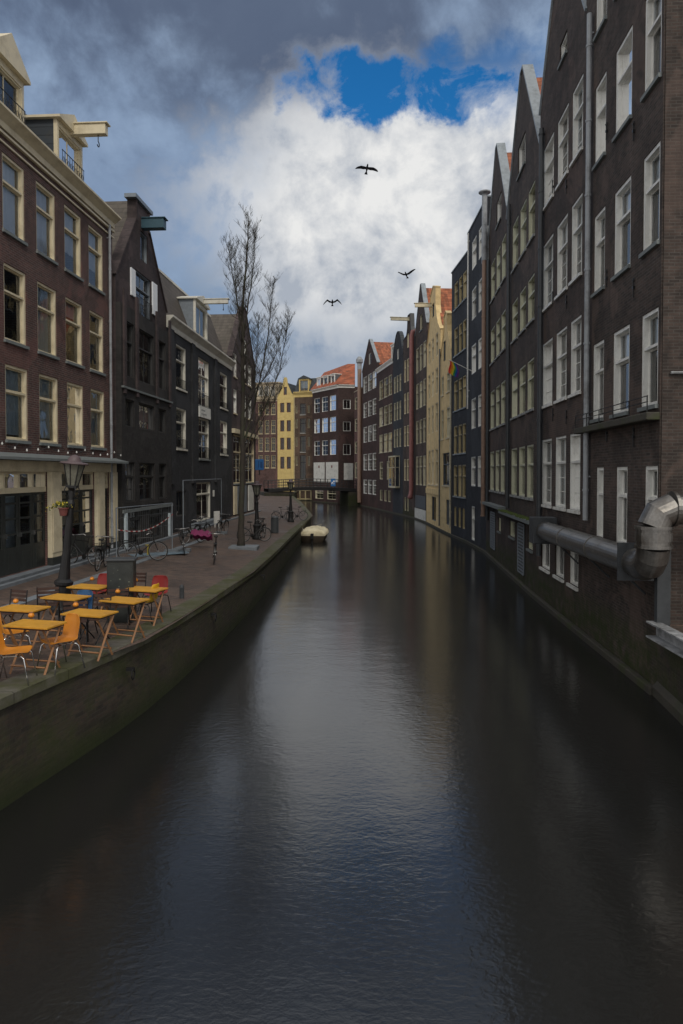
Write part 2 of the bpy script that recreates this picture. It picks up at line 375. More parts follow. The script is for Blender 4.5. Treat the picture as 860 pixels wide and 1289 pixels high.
def house(F, label, mat, top, body, wins=(), name='canal_house', coping=None, D=8.0, group='canal houses lining the water',
          roofmat=None, plinth=True, extra_holes=(), recess=.25, cat='house'):
    """top: front outline above the base, right to left, [(u, z)...]; body: ('gable', eave, ridge) | ('flat', z) | ('slope', eave, ridge_y, ridge_z)"""
    h = thing(name, label, cat, (F.p0.x, F.p0.y, F.z0), F.ang, group)
    W = F.W; holes = []
    for w in wins:
        cols, rows, xr, st, fm = w[:5]; opt = w[5] if len(w) > 5 else {}
        for (y0, y1) in rows:
            zt, zb = F.z(xr, y0), F.z(xr, y1)
            for (x0, x1) in cols:
                u0, u1 = F.u(x0), F.u(x1)
                u0 = max(u0, .06); u1 = min(u1, W-.06)
                if opt.get('u'): u0 += opt['u']; u1 += opt['u']
                holes.append((u0, u1, zb, zt)); ww, hh = u1-u0, zt-zb
                if st == 'hole': continue
                me, gm = winmesh(ww, hh, st, fm)
                o = put('window', me, h, (u0, 0, zb)); put('pane', gm, o)
                if opt.get('sill', True):
                    s = MB().box(-.04, ww+.04, -.07, .03, -.09, -.004); put('sill', s.mesh('sill', opt.get('sillmat', M['sill'])), o)
                cur = opt.get('curtain')
                if cur:
                    q = rnd.random()
                    if q < cur[0]: put('curtain', curtain_mesh(ww, hh, (rnd.choice((1.0, .92, .66)) if cur[0] == 1 else rnd.choice((.25, .4, .6, 1.0))), rnd.choice((M['curtain'], M['curtaind'])) if cur[0] < 1 else cur[1]), o)
                if opt.get('rail'):
                    r = MB(); rh = opt['rail']; n = max(4, int(ww/.12))
                    for j in range(n+1): r.tube([(ww*j/n, -.05, .02), (ww*j/n, -.05, rh)], .009, 4)
                    r.tube([(0, -.05, rh), (ww, -.05, rh)], .014, 4); r.tube([(0, -.05, .05), (ww, -.05, .05)], .012, 4)
                    r.build('railing', M['iron'], o)
    holes += list(extra_holes)
    outl = [(0, 0), (W, 0)]+list(top)
    poly = [[Vector((a, b, 0)) for a, b in outl]]
    for (a, b, c, d) in holes: poly.append([Vector((a, c, 0)), Vector((a, d, 0)), Vector((b, d, 0)), Vector((b, c, 0))])
    m = MB(); qs = strips(list(top), holes, W); fill(m, 0, qs); fill(m, recess, qs)
    i0 = 0
    for l in poly:
        n = len(l)
        for i in range(n):
            a, b = l[i], l[(i+1) % n]
            m.add([(a.x, 0, a.y), (b.x, 0, b.y), (b.x, recess, b.y), (a.x, recess, a.y)], [(0, 1, 2, 3)])
    e = .012
    if body[0] == 'gable':
        bo = [(e, 0), (W-e, 0), (W-e, body[1]), (W/2, body[2]), (e, body[1])]
    elif body[0] == 'flat': bo = [(e, 0), (W-e, 0), (W-e, body[1]), (e, body[1])]
    else: bo = [(e, 0), (W-e, 0), (W-e, body[1]), (e, body[1])]
    n = len(bo)
    m.add([(p[0], recess-.01, p[1]) for p in bo]+[(p[0], D, p[1]) for p in bo], [(i, i+n, (i+1) % n+n, (i+1) % n) for i in range(n)]+[tuple(range(n, 2*n))])
    wo = m.build('wall', mat, h)
    if body[0] == 'gable':
        r = MB(); t = .07
        for a, b in (((0, body[1]), (W/2, body[2])), ((W/2, body[2]), (W, body[1]))):
            r.prism([(a[0], a[1]+.01), (b[0], b[1]+.01), (b[0], b[1]+t+.03), (a[0], a[1]+t+.03)], recess+.01, D+.1)
        r.build('roof', roofmat or M['tile_or1'], h)
    elif body[0] == 'slope':
        r = MB(); ry, rz = body[2], body[3]
        pts = [(recess+.02, body[1]+.01), (ry, rz), (D*.6, rz+.02) if len(body) > 4 else (ry+.02, rz), (D, body[1]+.01)]
        r.prismx(pts, -.0, W+.0); r.build('roof', roofmat or M['tile_or0'], h)
    else:
        r = MB().box(.02, W-.02, recess, D, body[1]+.005, body[1]+.06); r.build('roof', M['greyframe'], h)
    if coping:
        cm = coping; c = MB(); pts = [(W, top[0][1])]+list(top) if False else list(top)
        for a, b in zip(pts[:-1], pts[1:]):
            d = Vector((b[0]-a[0], b[1]-a[1]));
            if d.length < .02: continue
            d.normalize(); nrm = Vector((-d.y, d.x))
            if nrm.y < 0 or (abs(nrm.y) < 1e-6 and False): nrm = -nrm
            t = .09; A = Vector(a)-d*.03; Bv = Vector(b)+d*.03
            c.prism([tuple(A+nrm*.004), tuple(Bv+nrm*.004), tuple(Bv+nrm*t), tuple(A+nrm*t)], -.06, recess+.12)
        c.build('coping', cm, h)
    if plinth:
        p = MB().box(-.02, W+.02, -.16, .0-.002, 0, .5+.16); p.build('plinth', M['foundation'], h, bevel=.03)
    return h
def gtop(W, e, a, apex_w=.0):
    if apex_w: return [(W, e), (W/2+apex_w/2, a), (W/2-apex_w/2, a), (0, e)]
    return [(W, e), (W/2, a), (0, e)]
def pipe(F, h, px, y0, y1, mat, r=.05, name='downpipe', off=-.12, z_=None):
    u = F.u(px, off); za, zb = (F.z(px, y0, off), F.z(px, y1, off)) if not z_ else z_
    m = MB().tube([(u, off, za), (u, off, zb)], r, 10)
    z = min(za, zb)+.8
    while z < max(za, zb): m.tube([(u, off, z), (u, off, z+.06)], r*1.25, 10); z += 2.0
    for zz in (min(za, zb)+1.2, max(za, zb)-.5): m.box(u-.015, u+.015, off, 0, zz-.02, zz+.02)
    return m.build(name, mat, h, smooth=False)

# ================= the canal's right bank =================
WL = [(850, 896), (832, 878.6), (731, 798), (671, 749.5), (605, 690), (560, 671), (541, 660), (523, 653), (474, 641), (446, 635)]
WLP = [at_z(x, y, 0) for x, y in WL]
def bank(px):
    r = ray(px, 590); d = Vector((r.x, r.y))
    for a, b in zip(WLP[:-1], WLP[1:]):
        e = Vector((b.x-a.x, b.y-a.y)); den = d.x*e.y-d.y*e.x
        t = (a.x*e.y-a.y*e.x)/den; s = (a.x*d.y-a.y*d.x)/den
        if t > 0 and (-1e-6 <= s <= 1+1e-6): return (d.x*t, d.y*t)
    return (d.x*t, d.y*t)
ZB = -.5
def RF(x0, x1): return Fac(bank(x0), bank(x1), ZB)
D_ = {'sillmat': M['stone']}
# R1
F = RF(733.5, 830); W = F.W
C1 = [(745.5, 759), (771, 791.5), (806, 828)]
SHIFT = {}
EZ = F.z(733.5, -230)
h = house(F, 'tall dark brown brick house cropped by the top of the frame, with the steel duct', B['brown2'],
          gtop(W, EZ-.2, EZ+3.4), ('gable', EZ-.4, EZ+3.1),
          [([(745.5, 759), (770.5, 791), (806, 827)], [(-179, -62), (14, 131), (207, 323), (400, 514)], 805, 'sashw', M['white'], {'curtain': (.75, M['curtaind'], .9)}),
           ([(751, 760), (776, 790), (812, 828.2)], [(587, 692)], 805, 'sashw', M['white'], {'sill': False})], coping=M['lead'], roofmat=M['tile_or1'])
pipe(F, h, 737.5, 28, 655, M['pipelight'], .07)
lz = F.z(805, 522); MB().box(.05, W+.02, -.28, -.003, lz-.2, lz-.04).build('ledge', M['foundation'], h, bevel=.02)
r = MB(); 
for zz in (.18, .3): r.tube([(.1, -.24, lz+zz), (W-.02, -.24, lz+zz)], .012, 5)
for i in range(6): r.tube([(.1+(W-.15)*i/5, -.24, lz-.05), (.1+(W-.15)*i/5, -.24, lz+.3)], .014, 5)
r.build('guard_rail', M['iron'], h)
R1, H1 = F, h
# R2
F = RF(677.5, 733.5); W = F.W
e = F.z(678, 150); a = F.z(703, -78)
C2 = [(682, 694.5), (699, 712.5), (717, 730.5)]
h = house(F, 'brown brick house with steep gable, left of the pale drainpipe and white sash windows', B['brown'],
          gtop(W, e, a), ('gable', e-.25, a-.35),
          [(C2, [(125.6, 212), (264, 358), (407, 498), (547, 641)], 717, 'six', M['white'], {'curtain': (.6, M['curtaind'], .6), 'sillmat': M['white']}),
           ([(682, 693), (699.5, 711), (717, 729)], [(692, 734)], 717, 'two', M['white'], {'sillmat': M['white']}),
           ([(701, 710)], [(67, 93)], 701, 'two', M['white'])], coping=M['lead'])
pipe(F, h, 679, 168, 700, M['pipe'], .085)
def anchor(F, h, px, py):
    u, z = F.uz(px, py); o = MB().tube([(u, -.035, z-.22), (u, -.035, z+.22)], .016, 5).tube([(u-.06, -.035, z+.2), (u, -.035, z+.12), (u+.06, -.035, z+.2)], .013, 5).box(u-.03, u+.03, -.05, 0, z-.03, z+.03).build('wall_anchor', M['iron'], h)
for a_ in ((697, 235), (697, 375), (714, 235), (714, 380), (697, 522), (714, 525)): anchor(F, h, *a_)
for a_ in ((765, 165), (799, 165), (765, 350), (799, 362), (765, 545), (799, 550)): anchor(R1, H1, *a_)
# R3
F = RF(637, 677.5); W = F.W
e = F.z(676, 190); a = F.z(656.5, 93)
C3 = [(643.5, 650.8), (653, 660.8), (663, 671.5)]
h = house(F, 'brown brick gabled house whose pale green windows stand above a mossy ledge', B['brown2'],
          gtop(W, e, a, .5), ('gable', e-.25, a-.4),
          [(C3, [(248, 312), (357, 411), (457, 518), (561, 626)], 663, 'casement', M['greenframe'], {'sillmat': M['stone'], 'curtain': (.6, 0)}),
           ([(650, 659)], [(181, 219)], 655, 'two', M['white']),
           ([(665, 671.5)], [(662, 692)], 668, 'one', M['greenframe']),
           ([(642, 648.5)], [(656, 676)], 645, 'one', M['greenframe'])], coping=M['lead'])
pipe(F, h, 639, 262, 640, M['pipe'], .075)
lz = F.z(668, 655)
MB().box(0, W, -.35, -.003, lz-.06, lz+.08).build('canopy_ledge', M['sill'], h)
m = MB(); rr = random.Random(3)
for i in range(260):
    x = rr.uniform(.02, W-.02); y = rr.uniform(-.36, -.05); s = rr.uniform(.02, .06)
    m.lathe([(s*1.2, lz+.07), (s, lz+.08+s*.5), (.004, lz+.08+s)], 6, (x, y))
m.build('moss_cover', M['moss'], h)
def grille(F, h, x0, x1, xr, y0, y1):
    u0, u1, zt, zb = F.u(x0), F.u(x1), F.z(xr, y0), F.z(xr, y1)
    m = MB(); m.box(u0, u1, -.03, -.004, zb, zt)
    o = m.build('door', M['darkdoor'], h); g = MB(); n = 15
    for i in range(n+1):
        z = zb+(zt-zb)*i/n; g.box(u0+.03, u1-.03, -.06, -.032, z-.03, z+.03)
    g.box(u0-.03, u0+.03, -.07, -.032, zb, zt); g.box(u1-.03, u1+.03, -.07, -.032, zb, zt)
    g.build('louvre_grille', M['zinc'], o); return o
grille(F, h, 654, 661.5, 658, 660, 722)
# R4
F = RF(612.5, 637); W = F.W
e = F.z(637, 265); a = F.z(626, 184)
C4 = [(617, 622), (623.6, 628.6), (630, 635.6)]
h = house(F, 'narrow brown brick gabled house right of the tall silver flue', B['brown'],
          gtop(W, e, a, .45), ('gable', e-.25, a-.4),
          [(C4, [(308, 360), (398, 445), (483, 535), (566, 619)], 630, 'casement', M['greenframe'], {'sillmat': M['stone'], 'curtain': (.6, 0)}),
           ([(623.5, 629.5)], [(254, 286)], 626, 'two', M['white']),
           ([(627.5, 631)], [(652, 669)], 629, 'one', M['greenframe'])], coping=M['lead'])
grille(F, h, 619, 624.5, 621, 645, 690)
lz = F.z(630, 638)
MB().box(0, W, -.35, -.003, lz-.06, lz+.08).build('canopy_ledge', M['sill'], h)
pipe(F, h, 613.5, 330, 655, M['pipe'], .09)
# R5
F = RF(588, 612.5); W = F.W
e = F.z(590, 294)
h = house(F, 'blue black painted house with flat top behind the silver flue', B['slate'], [(W, e), (0, e)], ('flat', e-.3),
          [([(593, 598.6), (601.3, 605.5)], [(304, 340), (365, 403), (435, 471), (502, 540), (575, 612)], 595, 'sashw', M['white'], {'sill': False}),
           ([(594, 598)], [(637, 680)], 595, 'sashw', M['white'], {'sill': False})], coping=M['lead'])
off = -.32
u = F.u(608.5, off); z1 = F.z(608.5, 244, off); zm = F.z(608.5, 330, off); zb = F.z(608.5, 650, off)
m = MB().lathe([(.15, zm), (.15, z1-.25), (.17, z1-.2), (.34, z1-.1), (.34, z1-.04), (.02, z1)], 16, (u, off))
o = m.build('flue', M['pipelight'], h, smooth=False)
m = MB().tube([(u, off, zb), (u, off, zm)], .13, 12); z = zb
while z < zm: m.tube([(u, off, z), (u, off, z+.08)], .155, 12); z += 1.6
m.build('flue_pipe', M['rust'], h)
MB().box(u-.3, u-.12, off-.1, -.003, zm-.1, F.z(606, 290, off)).build('flue_casing', M['pipelight'], h)
pipe(F, h, 588.3, 296, 515, M['white'], .05)
# R6
F = RF(568, 588); W = F.W
e = F.z(570, 343)
h = house(F, 'black painted house with ochre window frames beside the rainbow flag', B['slate'], [(W, e), (0, e)], ('flat', e-.3),
          [([(571, 575.6), (576.8, 581), (581.8, 586.4)], [(343, 378), (403, 440), (473, 513), (533, 570), (585, 626)], 584, 'sash', M['yframe'], {'sillmat': M['lead']}),
           ([(571.5, 575), (577, 580.5), (582, 585.6)], [(640, 666)], 584, 'one', M['yframe'], {'sill': False})], coping=M['lead'])
FR6 = RF(588, 612.5); u = FR6.u(595, 0); z = FR6.z(595, 468); UF, ZF = u, z
fl = MB().tube([(u, -.02, z), (u-.1, -1.5, z+.75)], .022, 6).build('flag_pole', M['white'], None)
# Y7
F = RF(554, 568); W = F.W
e = F.z(560, 437); a = F.z(561, 393)
nk = .30
top = [(W, e-.7), (W*.86, e), (W*(.5+nk/1.6), e+.9), (W*(.5+nk/2), e+1.4), (W*(.5+nk/2), a-.35), (W*.5, a), (W*(.5-nk/2), a-.35), (W*(.5-nk/2), e+1.4), (W*(.5-nk/1.6), e+.9), (W*.14, e), (0, e-.7)]
h = house(F, 'smaller yellow plastered house with curved neck gable, beside the black house', M['plastery'], top, ('gable', e-1.0, e+1.0),
          [([(555.3, 558.3), (562, 566)], [(472, 496), (514.6, 552)], 560, 'sash', M['creamdim'], {'sillmat': M['cream']}),
           ([(557.3, 567)], [(570, 611)], 562, 'cross', M['greyframe'], {'sillmat': M['cream']}),
           ([(561.6, 567)], [(629, 661)], 564, 'one', M['greyframe'], {'sill': False}),
           ([(557.5, 560.5)], [(430, 455)], 559, 'one', M['greyframe'], {'sill': False})], coping=M['plastery'], roofmat=M['tile_br1'])
pipe(F, h, 566.8, 455, 665, M['creamdim'], .06)
# Y8
F = RF(537, 554); W = F.W
e = F.z(545, 414); a = F.z(545, 362); nk = .42
top = [(W, e-.9), (W*.87, e-.3), (W*(.5+nk/1.5), e+.5), (W*(.5+nk/2), e+1.5), (W*(.5+nk/2), a-.5), (W*.5, a), (W*(.5-nk/2), a-.5), (W*(.5-nk/2), e+1.5), (W*(.5-nk/1.5), e+.5), (W*.13, e-.3), (0, e-.9)]
h = house(F, 'taller yellow plastered house with neck gable and pale hoist beam', M['plastery'], top, ('gable', e-1.1, a-.7),
          [([(538.8, 541.4), (543, 545.6), (547.8, 551)], [(426, 454), (468, 499), (510, 545)], 545, 'sash', M['cream'], {'sill': False}),
           ([(539.2, 541.8), (543.2, 546), (547.8, 551.2)], [(566, 610)], 545, 'sash', M['cream'], {'sillmat': M['cream']}),
           ([(543.6, 549)], [(625, 655)], 545, 'one', M['greyframe'], {'sill': False}),
           ([(543.5, 546)], [(383, 400)], 545, 'one', M['greyframe'], {'sill': False})], coping=M['plastery'], D=9)
def hoist(h, u, z, L, mat, w=.22, hh=.3, hook=True, y1=.1):
    m = MB().box(u-w/2, u+w/2, -L, y1, z-hh/2, z+hh/2); m.box(u-w/2-.05, u+w/2+.05, -L-.08, y1-.12, z+hh/2+.003, z+hh/2+.05)
    o = m.build('hoist_beam', mat, h, bevel=.015)
    if hook:
        q = MB().tube([(u, -L+.3, z-hh/2), (u, -L+.3, z-hh/2-.22)], .015, 6)
        q.tube([(u+.09*math.cos(t), -L+.3, z-hh/2-.3+.09*math.sin(t)) for t in [1.57-i*.6 for i in range(8)]], .018, 6)
        q.build('hook', M['iron'], o)
    return o
hoist(h, W*.4, F.z(543, 386), 1.5, M['cream'])
pipe(F, h, 553.2, 440, 662, M['greyframe'], .06)
m = MB().box(0, W-.1, -.08, -.003, F.z(545, 622), F.z(545, 615)); m.build('string_course', M['plastery'], h)
# R9
F = RF(522.5, 537); W = F.W
e = F.z(530, 415); a = F.z(531, 357)
h = house(F, 'dark brown gabled house directly beyond the yellow houses, triple cream windows', B['brown'], gtop(W, e, a, .4), ('gable', e-.25, a-.4),
          [([(523.6, 526.8), (528, 531.4), (532.6, 535.8)], [(434, 466), (480, 513), (528, 558), (574, 611)], 530, 'six', M['creamdim'], {'sill': False}),
           ([(528, 531.5)], [(396, 416)], 530, 'one', M['creamdim']),
           ], coping=M['lead'])
m = MB().box(.15, W-.15, -.05, -.003, F.z(530, 657), F.z(530, 641)); m.build('panel', M['plywood'], h)
m = MB().box(.4, W-.3, -.04, -.003, F.z(530, 640), F.z(530, 624)); m.build('shutter', M['greyframe'], h)
# R10
F = RF(507.5, 522.5); W = F.W
e = F.z(515, 424); a = F.z(515, 397)
top = [(W, e), (W*.72, e+.25), (W*.66, e+.9), (W*.62, a), (W*.42, a), (W*.38, e+.9), (W*.3, e+.25), (0, e)]
h = house(F, 'narrow dark house with tiny neck gable behind the pink pipe', B['brown'], top, ('gable', e-.6, e+.8),
          [([(508.6, 511), (512, 514.8)], [(453, 481), (495, 521), (536, 562), (578, 605)], 511, 'sash', M['cream'], {'sill': False}),
           ([(512, 514.5)], [(420, 438)], 513, 'one', M['cream'], {'sill': False}),
           ([(509, 511.4), (512.5, 514.5)], [(626, 643)], 511, 'one', M['creamdim'], {'sill': False})], coping=M['pipe'])
hoist(h, W*.52, F.z(511, 406), 2.0, M['creamdim'], hook=False)
off = -.35; u = F.u(518, off)
zt, zb = F.z(518, 419, off), F.z(518, 622, off)
m = MB().tube([(u, 0, zt+.1), (u, off*.7, zt+.1), (u, off, zt-.25), (u, off, zb+.4), (u, off-.05, zb), (u+.3, off-.25, zb-.3), (u+.6, off-.2, zb-.3)], .23, 14)
m.build('pink_flue_pipe', M['pink'], h, smooth=True)
# R11
F = RF(494.5, 507.5); W = F.W
e = F.z(500, 446); a = F.z(501, 418)
top = [(W, e-.4), (W*.93, e+.1)]+[(W*(.5+.36*math.cos(t)), e+.3+(a-e-.3)*math.sin(t)**1.3) for t in [R(x) for x in range(20, 161, 14)]]+[(W*.07, e+.1), (0, e-.4)]
h = house(F, 'narrow blue black house with rounded bell gable and glazed bay', B['slate'], top, ('gable', e-.6, e+.8),
          [([(495.7, 498), (499, 501.4), (502.6, 505)], [(473, 494), (506, 529), (540, 563)], 500, 'sash', M['creamdim'], {'sill': False}),
           ([(499.5, 502)], [(440, 453)], 500, 'one', M['white'], {'sill': False})], coping=M['slate0'])
u0, u1 = 0, F.u(503.5); zt, zb = F.z(500, 574), F.z(500, 613)
m = MB(); y0 = -.55
m.box(.1, u1, y0, -.003, zt-.12, zt+.02); m.box(.1, u1, y0, -.003, zb-.1, zb+.1)
for x in (.1, .1+(u1-.1)*.5, u1-.08): m.box(x, x+.08, y0, y0+.08, zb+.1, zt-.12)
m.box(.18, u1-.08, y0+.01, y0+.07, zb+(zt-zb)*.62, zb+(zt-zb)*.62+.07)
m.box(u1-.08, u1, -.08, -.003, zb+.1, zt-.12); m.box(u1-.07, u1-.01, y0+.08, -.08, zb+(zt-zb)*.62, zb+(zt-zb)*.62+.07)
o = m.build('bay_window', M['creamdim'], h)
MB().add([(.18, y0+.04, zb+.1), (u1-.04, y0+.04, zb+.1), (u1-.04, y0+.04, zt-.12), (.18, y0+.04, zt-.12), (u1-.04, -.05, zb+.1), (u1-.04, -.05, zt-.12)], [(0, 1, 2, 3), (1, 4, 5, 2)]).build('pane', M['glass'], o)
# R12
F = RF(475, 494.5); W = F.W
e = F.z(485, 459)
h = house(F, 'brown brick house with straight white cornice and orange roof dormer', B['far'], [(W, e), (0, e)], ('slope', e, 3.0, e+3.0),
          [([(477.6, 481.8), (483.4, 487.6), (489, 493.2)], [(476, 500), (511, 535), (546, 569)], 485, 'six', M['creamdim'], {'sillmat': M['creamdim']}),
           ([(478, 482), (487, 491)], [(581, 603.6)], 485, 'six', M['creamdim'], {'sill': False}),
           ([(478, 481.5), (483.5, 487), (488.5, 492)], [(617, 631)], 485, 'two', M['creamdim'], {'sill': False})], D=8)
def cornice(F, h, z, mat, proj=.35, hh=.35, x0=0, x1=None, name='cornice'):
    x1 = F.W if x1 is None else x1
    m = MB(); m.prismx([(-.003, z-hh), (-.06, z-hh), (-.08, z-hh*.6), (-proj*.7, z-hh*.3), (-proj, z-hh*.15), (-proj, z), (.24, z), (.24, z-.02), (-.003, z-.02)], x0, x1)
    return m.build(name, mat, h)
cornice(F, h, e+.06, M['white'], .3, .5)
def dormer(h, u0, u1, z0, z1, y0, depth, fm, cheek, ped=0, nx=2, roofm=None, st='two', railing=0):
    m = MB(); m.cur = 0
    w = u1-u0
    m.prism([(u0, z0), (u0+.06, z0), (u0+.06, z1-.06), (u1-.06, z1-.06), (u1-.06, z0), (u1, z0), (u1, z1-.002), (u0, z1-.002)], y0+.132, y0+depth)
    o = m.build('dormer', cheek, h)
    f = MB(); me, gm = winmesh(w-.2, z1-z0-.25, st, fm)
    f.box(u0-.02, u0+.1, y0, y0+.13, z0, z1); f.box(u1-.1, u1+.02, y0, y0+.13, z0, z1); f.box(u0+.1, u1-.1, y0, y0+.13, z1-.2, z1)
    f.build('dormer_frame', fm, o)
    q = put('window', me, o, (u0+.1, y0-.02, z0+.05)); q.name = 'dormer_window'
    r = MB()
    if ped:
        r.prism([(u0-.15, z1), (u1+.15, z1), (u1+.15, z1+.08), ((u0+u1)/2, z1+ped), (u0-.15, z1+.08)], y0-.15, y0+depth)
    else: r.box(u0-.1, u1+.1, y0-.12, y0+depth, z1, z1+.1)
    r.build('dormer_roof', roofm or fm, o)
    g = put('pane', gm, o, (u0+.1, y0-.02, z0+.05))
    b = MB().box(u0+.06, u1-.06, y0+.5, y0+.52, z0, z1).build('dormer_back', M['curtaind'], o)
    if railing:
        rl = MB(); n = 9
        for j in range(n+1): x = u0+.12+(w-.24)*j/n; rl.tube([(x, y0-.1, z0+.02), (x, y0-.1, z0+railing)], .01, 4)
        for zz in (z0+.03, z0+railing): rl.tube([(u0+.1, y0-.1, zz), (u1-.1, y0-.1, zz)], .016, 5)
        for j in range(n):
            x = u0+.12+(w-.24)*(j+.5)/n; rl.tube([(x+.05*math.cos(t), y0-.1, z0+railing*.5+.09*math.sin(t)) for t in [i*.785 for i in range(9)]], .008, 4)
        rl.build('railing', M['iron'], o)
    return o
dormer(h, W*.6, W*.98, e+.3, e+2.1, .6, 2.2, M['white'], M['greyframe'])
# R13
F = RF(456, 475); W = F.W
e = F.z(474, 457); a = F.z(466, 427)
h = house(F, 'dark gabled house with orange roof and white triple windows near the bridge', B['far'], gtop(W, e, a, .4), ('gable', e-.25, a-.35),
          [([(457.6, 462), (463.2, 467.8), (469, 473.6)], [(471, 492), (504.6, 524), (536, 556), (571, 592), (604, 622)], 465, 'six', M['white'], {'sill': False}),
           ([(464, 467)], [(445, 459)], 465, 'one', M['white'], {'sill': False})], coping=M['lead'])
# R14
F = RF(446, 456); W = F.W
e = F.z(450, 492)
h = house(F, 'very narrow reddish brown house with capped chimney flue beside the bridge', B['farred'], [(W, e), (0, e)], ('flat', e-.3),
          [([(446.6, 449.6)], [(500, 515), (527, 543), (556, 571), (582, 602), (618, 630)], 449, 'sash', M['creamdim'], {'sill': False})], coping=M['creamdim'])
off = -.3; u = F.u(452.6, off); zt = F.z(452.6, 449, off)
MB().tube([(u, off, 1), (u, off, zt-1.8)], .3, 12).build('flue_pipe', M['rust'], h)
MB().lathe([(.33, zt-1.8), (.33, zt-1.0), (.5, zt-.8), (.5, zt-.4), (.2, zt)], 12, (u, off)).build('flue_cap', M['pipelight'], h)

# ================= head of the canal =================
c8 = at_d(426, 590, 104); l8 = at_d(393.5, 590, 111); r8 = at_d(446.5, 590, 104.5)
F = Fac((l8.x, l8.y), (c8.x, c8.y), ZB); W = F.W
e = F.z(426, 485)
h = house(F, 'dark brown corner house with orange hipped roof and white garage doors behind the bridge', B['far'], [(W, e), (0, e)], ('flat', e-.05),
          [([(395.6, 402.6), (405.4, 412.8), (415.3, 423)], [(500, 518.5), (526.5, 544.5), (554.5, 573)], 406, 'cross', M['white'], {'sill': False}),
           ([(397, 407), (412, 423)], [(616, 628)], 406, 'grid', M['creamdim'], {'sill': False})], D=7, name='corner_house')
cornice(F, h, e+.1, M['white'], .35, .5)
for x0, x1 in ((395.3, 409), (410.6, 426)):
    d = MB().box(F.u(x0), F.u(x1)-.02, -.05, -.003, F.z(406, 607), F.z(406, 582)).build('garage_door', M['plywood'], h)
    uu = (F.u(x0)+F.u(x1))/2
    MB().box(uu-.18, uu+.18, -.07, -.052, F.z(406, 589), F.z(406, 586)).build('badge', M['terracotta'], d)
# side facing the bridge
G = Fac((c8.x, c8.y), (r8.x, r8.y), ZB)
hm = Matrix.Rotation(-F.ang, 4, 'Z') @ Matrix.Translation((-F.p0.x, -F.p0.y, 0))
def sub(child_of, G, cols, rows, xr, st, fm):
    k = bpy.data.objects.new('side_wall', None)
side = MB(); W2 = G.W
holes = []
for (y0, y1) in ((503, 514.7), (530.7, 542.7), (559, 572.5)):
    u0, u1 = G.u(432), G.u(441.5); zt, zb = G.z(436, y0), G.z(436, y1); holes.append((u0, u1, zb, zt))
poly = [[Vector(p+(0,)) for p in ((0, 0), (W2, 0), (W2, e-.05), (0, e-.05))]]
for (p, q, c, d) in holes: poly.append([Vector((p, c, 0)), Vector((p, d, 0)), Vector((q, d, 0)), Vector((q, c, 0))])
fill(side, 0, strips([(W2, e-.05), (0, e-.05)], holes, W2))
for l in poly[1:]:
    for i in range(4):
        p, q = l[i], l[(i+1) % 4]; side.add([(p.x, 0, p.y), (q.x, 0, q.y), (q.x, .25, q.y), (p.x, .25, p.y)], [(0, 1, 2, 3)])
side.box(0.02, W2, .3, 4, 0, e-.08)
so = side.build('side_wall', B['far'], h); so.matrix_basis = Matrix.Translation((0, 0, 0))
so.location = ((F.W), 0, 0); so.rotation_euler = (0, 0, G.ang-F.ang)
for hl in holes:
    me, gm = winmesh(hl[1]-hl[0], hl[3]-hl[2], 'two', M['white']); o = put('window', me, so, (hl[0], 0, hl[2])); put('pane', gm, o)
cornice(G, so, e+.1, M['white'], .3, .45)
MB().box(G.u(433), G.u(444.5), -.05, -.003, G.z(438, 604), G.z(438, 583)).build('panel', M['plywood'], so)
# hipped roof over both wings
m = MB(); A = Vector((-.2, -.3, e+.14)); Bq = Vector((F.W+.1, -.35, e+.14))
ca, sa = math.cos(G.ang-F.ang), math.sin(G.ang-F.ang)
def loc8(px, py, Y):
    p = at_d(px, py, Y)-Vector((F.p0.x, F.p0.y, ZB)); c, s = math.cos(-F.ang), math.sin(-F.ang)
    return Vector((p.x*c-p.y*s, p.x*s+p.y*c, p.z))
Cq = loc8(446.5, 480, 104.3); Cq.z = e+.14
P1 = loc8(408, 469, 114); P2 = loc8(438, 458, 108); P3 = loc8(447, 458, 108)
back = [Vector((-.2, 7, e+.14)), loc8(447, 480, 112)]; back[1].z = e+.14
m.add([A, Bq, Cq, back[1], back[0], P1, P2, P3], [(0, 1, 6, 5), (1, 2, 7, 6), (4, 0, 5), (3, 4, 5, 6, 7), (2, 3, 7), (0, 4, 3, 2, 1)])
m.build('roof', M['tile_or0'], h)
for x0, x1 in ((398, 402), (406, 411.5), (415.5, 420)):
    u0, u1 = F.u(x0), F.u(x1); dormer(h, u0, u1, e+.15, e+1.9, .15, 1.8, M['white'], M['greyframe'])
# B7 B6 B5
P = lambda px, Y: (at_d(px, 590, Y).x, Y)
F = Fac(P(370, 115.5), P(394, 114.5), ZB); W = F.W
e = F.z(380, 494)
h = house(F, 'narrow ochre brown brick house with yellow cornice and yellow dormer, left of the corner house', B['ochreb'], [(W, e), (0, e)], ('slope', e, 2.0, e+2.6, 1),
          [([(378, 385)], [(508, 522), (527, 545), (549, 569), (573, 603)], 380, 'door', M['blackpaint'], {'sillmat': M['plywood']}),
           ([(372.3, 374.8), (387.4, 390.2)], [(510, 520), (527, 539), (550, 562), (574, 586)], 380, 'one', M['yframe'], {'sill': False})], D=8, roofmat=M['slate0'])
cornice(F, h, e+.1, M['plasterb'], .35, .9)
MB().box(F.u(370.3), F.u(371.3), -.08, -.003, 2.2, e-.8).build('downpipe', M['yframe'], h)
dormer(h, F.u(376), F.u(388), e+.2, e+2.3, .3, 2.4, M['plasterb'], M['plasterb'], ped=.6, roofm=M['slate0'])
zb = F.z(380, 628); zt = F.z(380, 617)
m = MB()
for x in (370.6, 378, 385, 392): m.box(F.u(x)-.1, F.u(x)+.1, -.2, -.003, zb-.2, zt+.2)
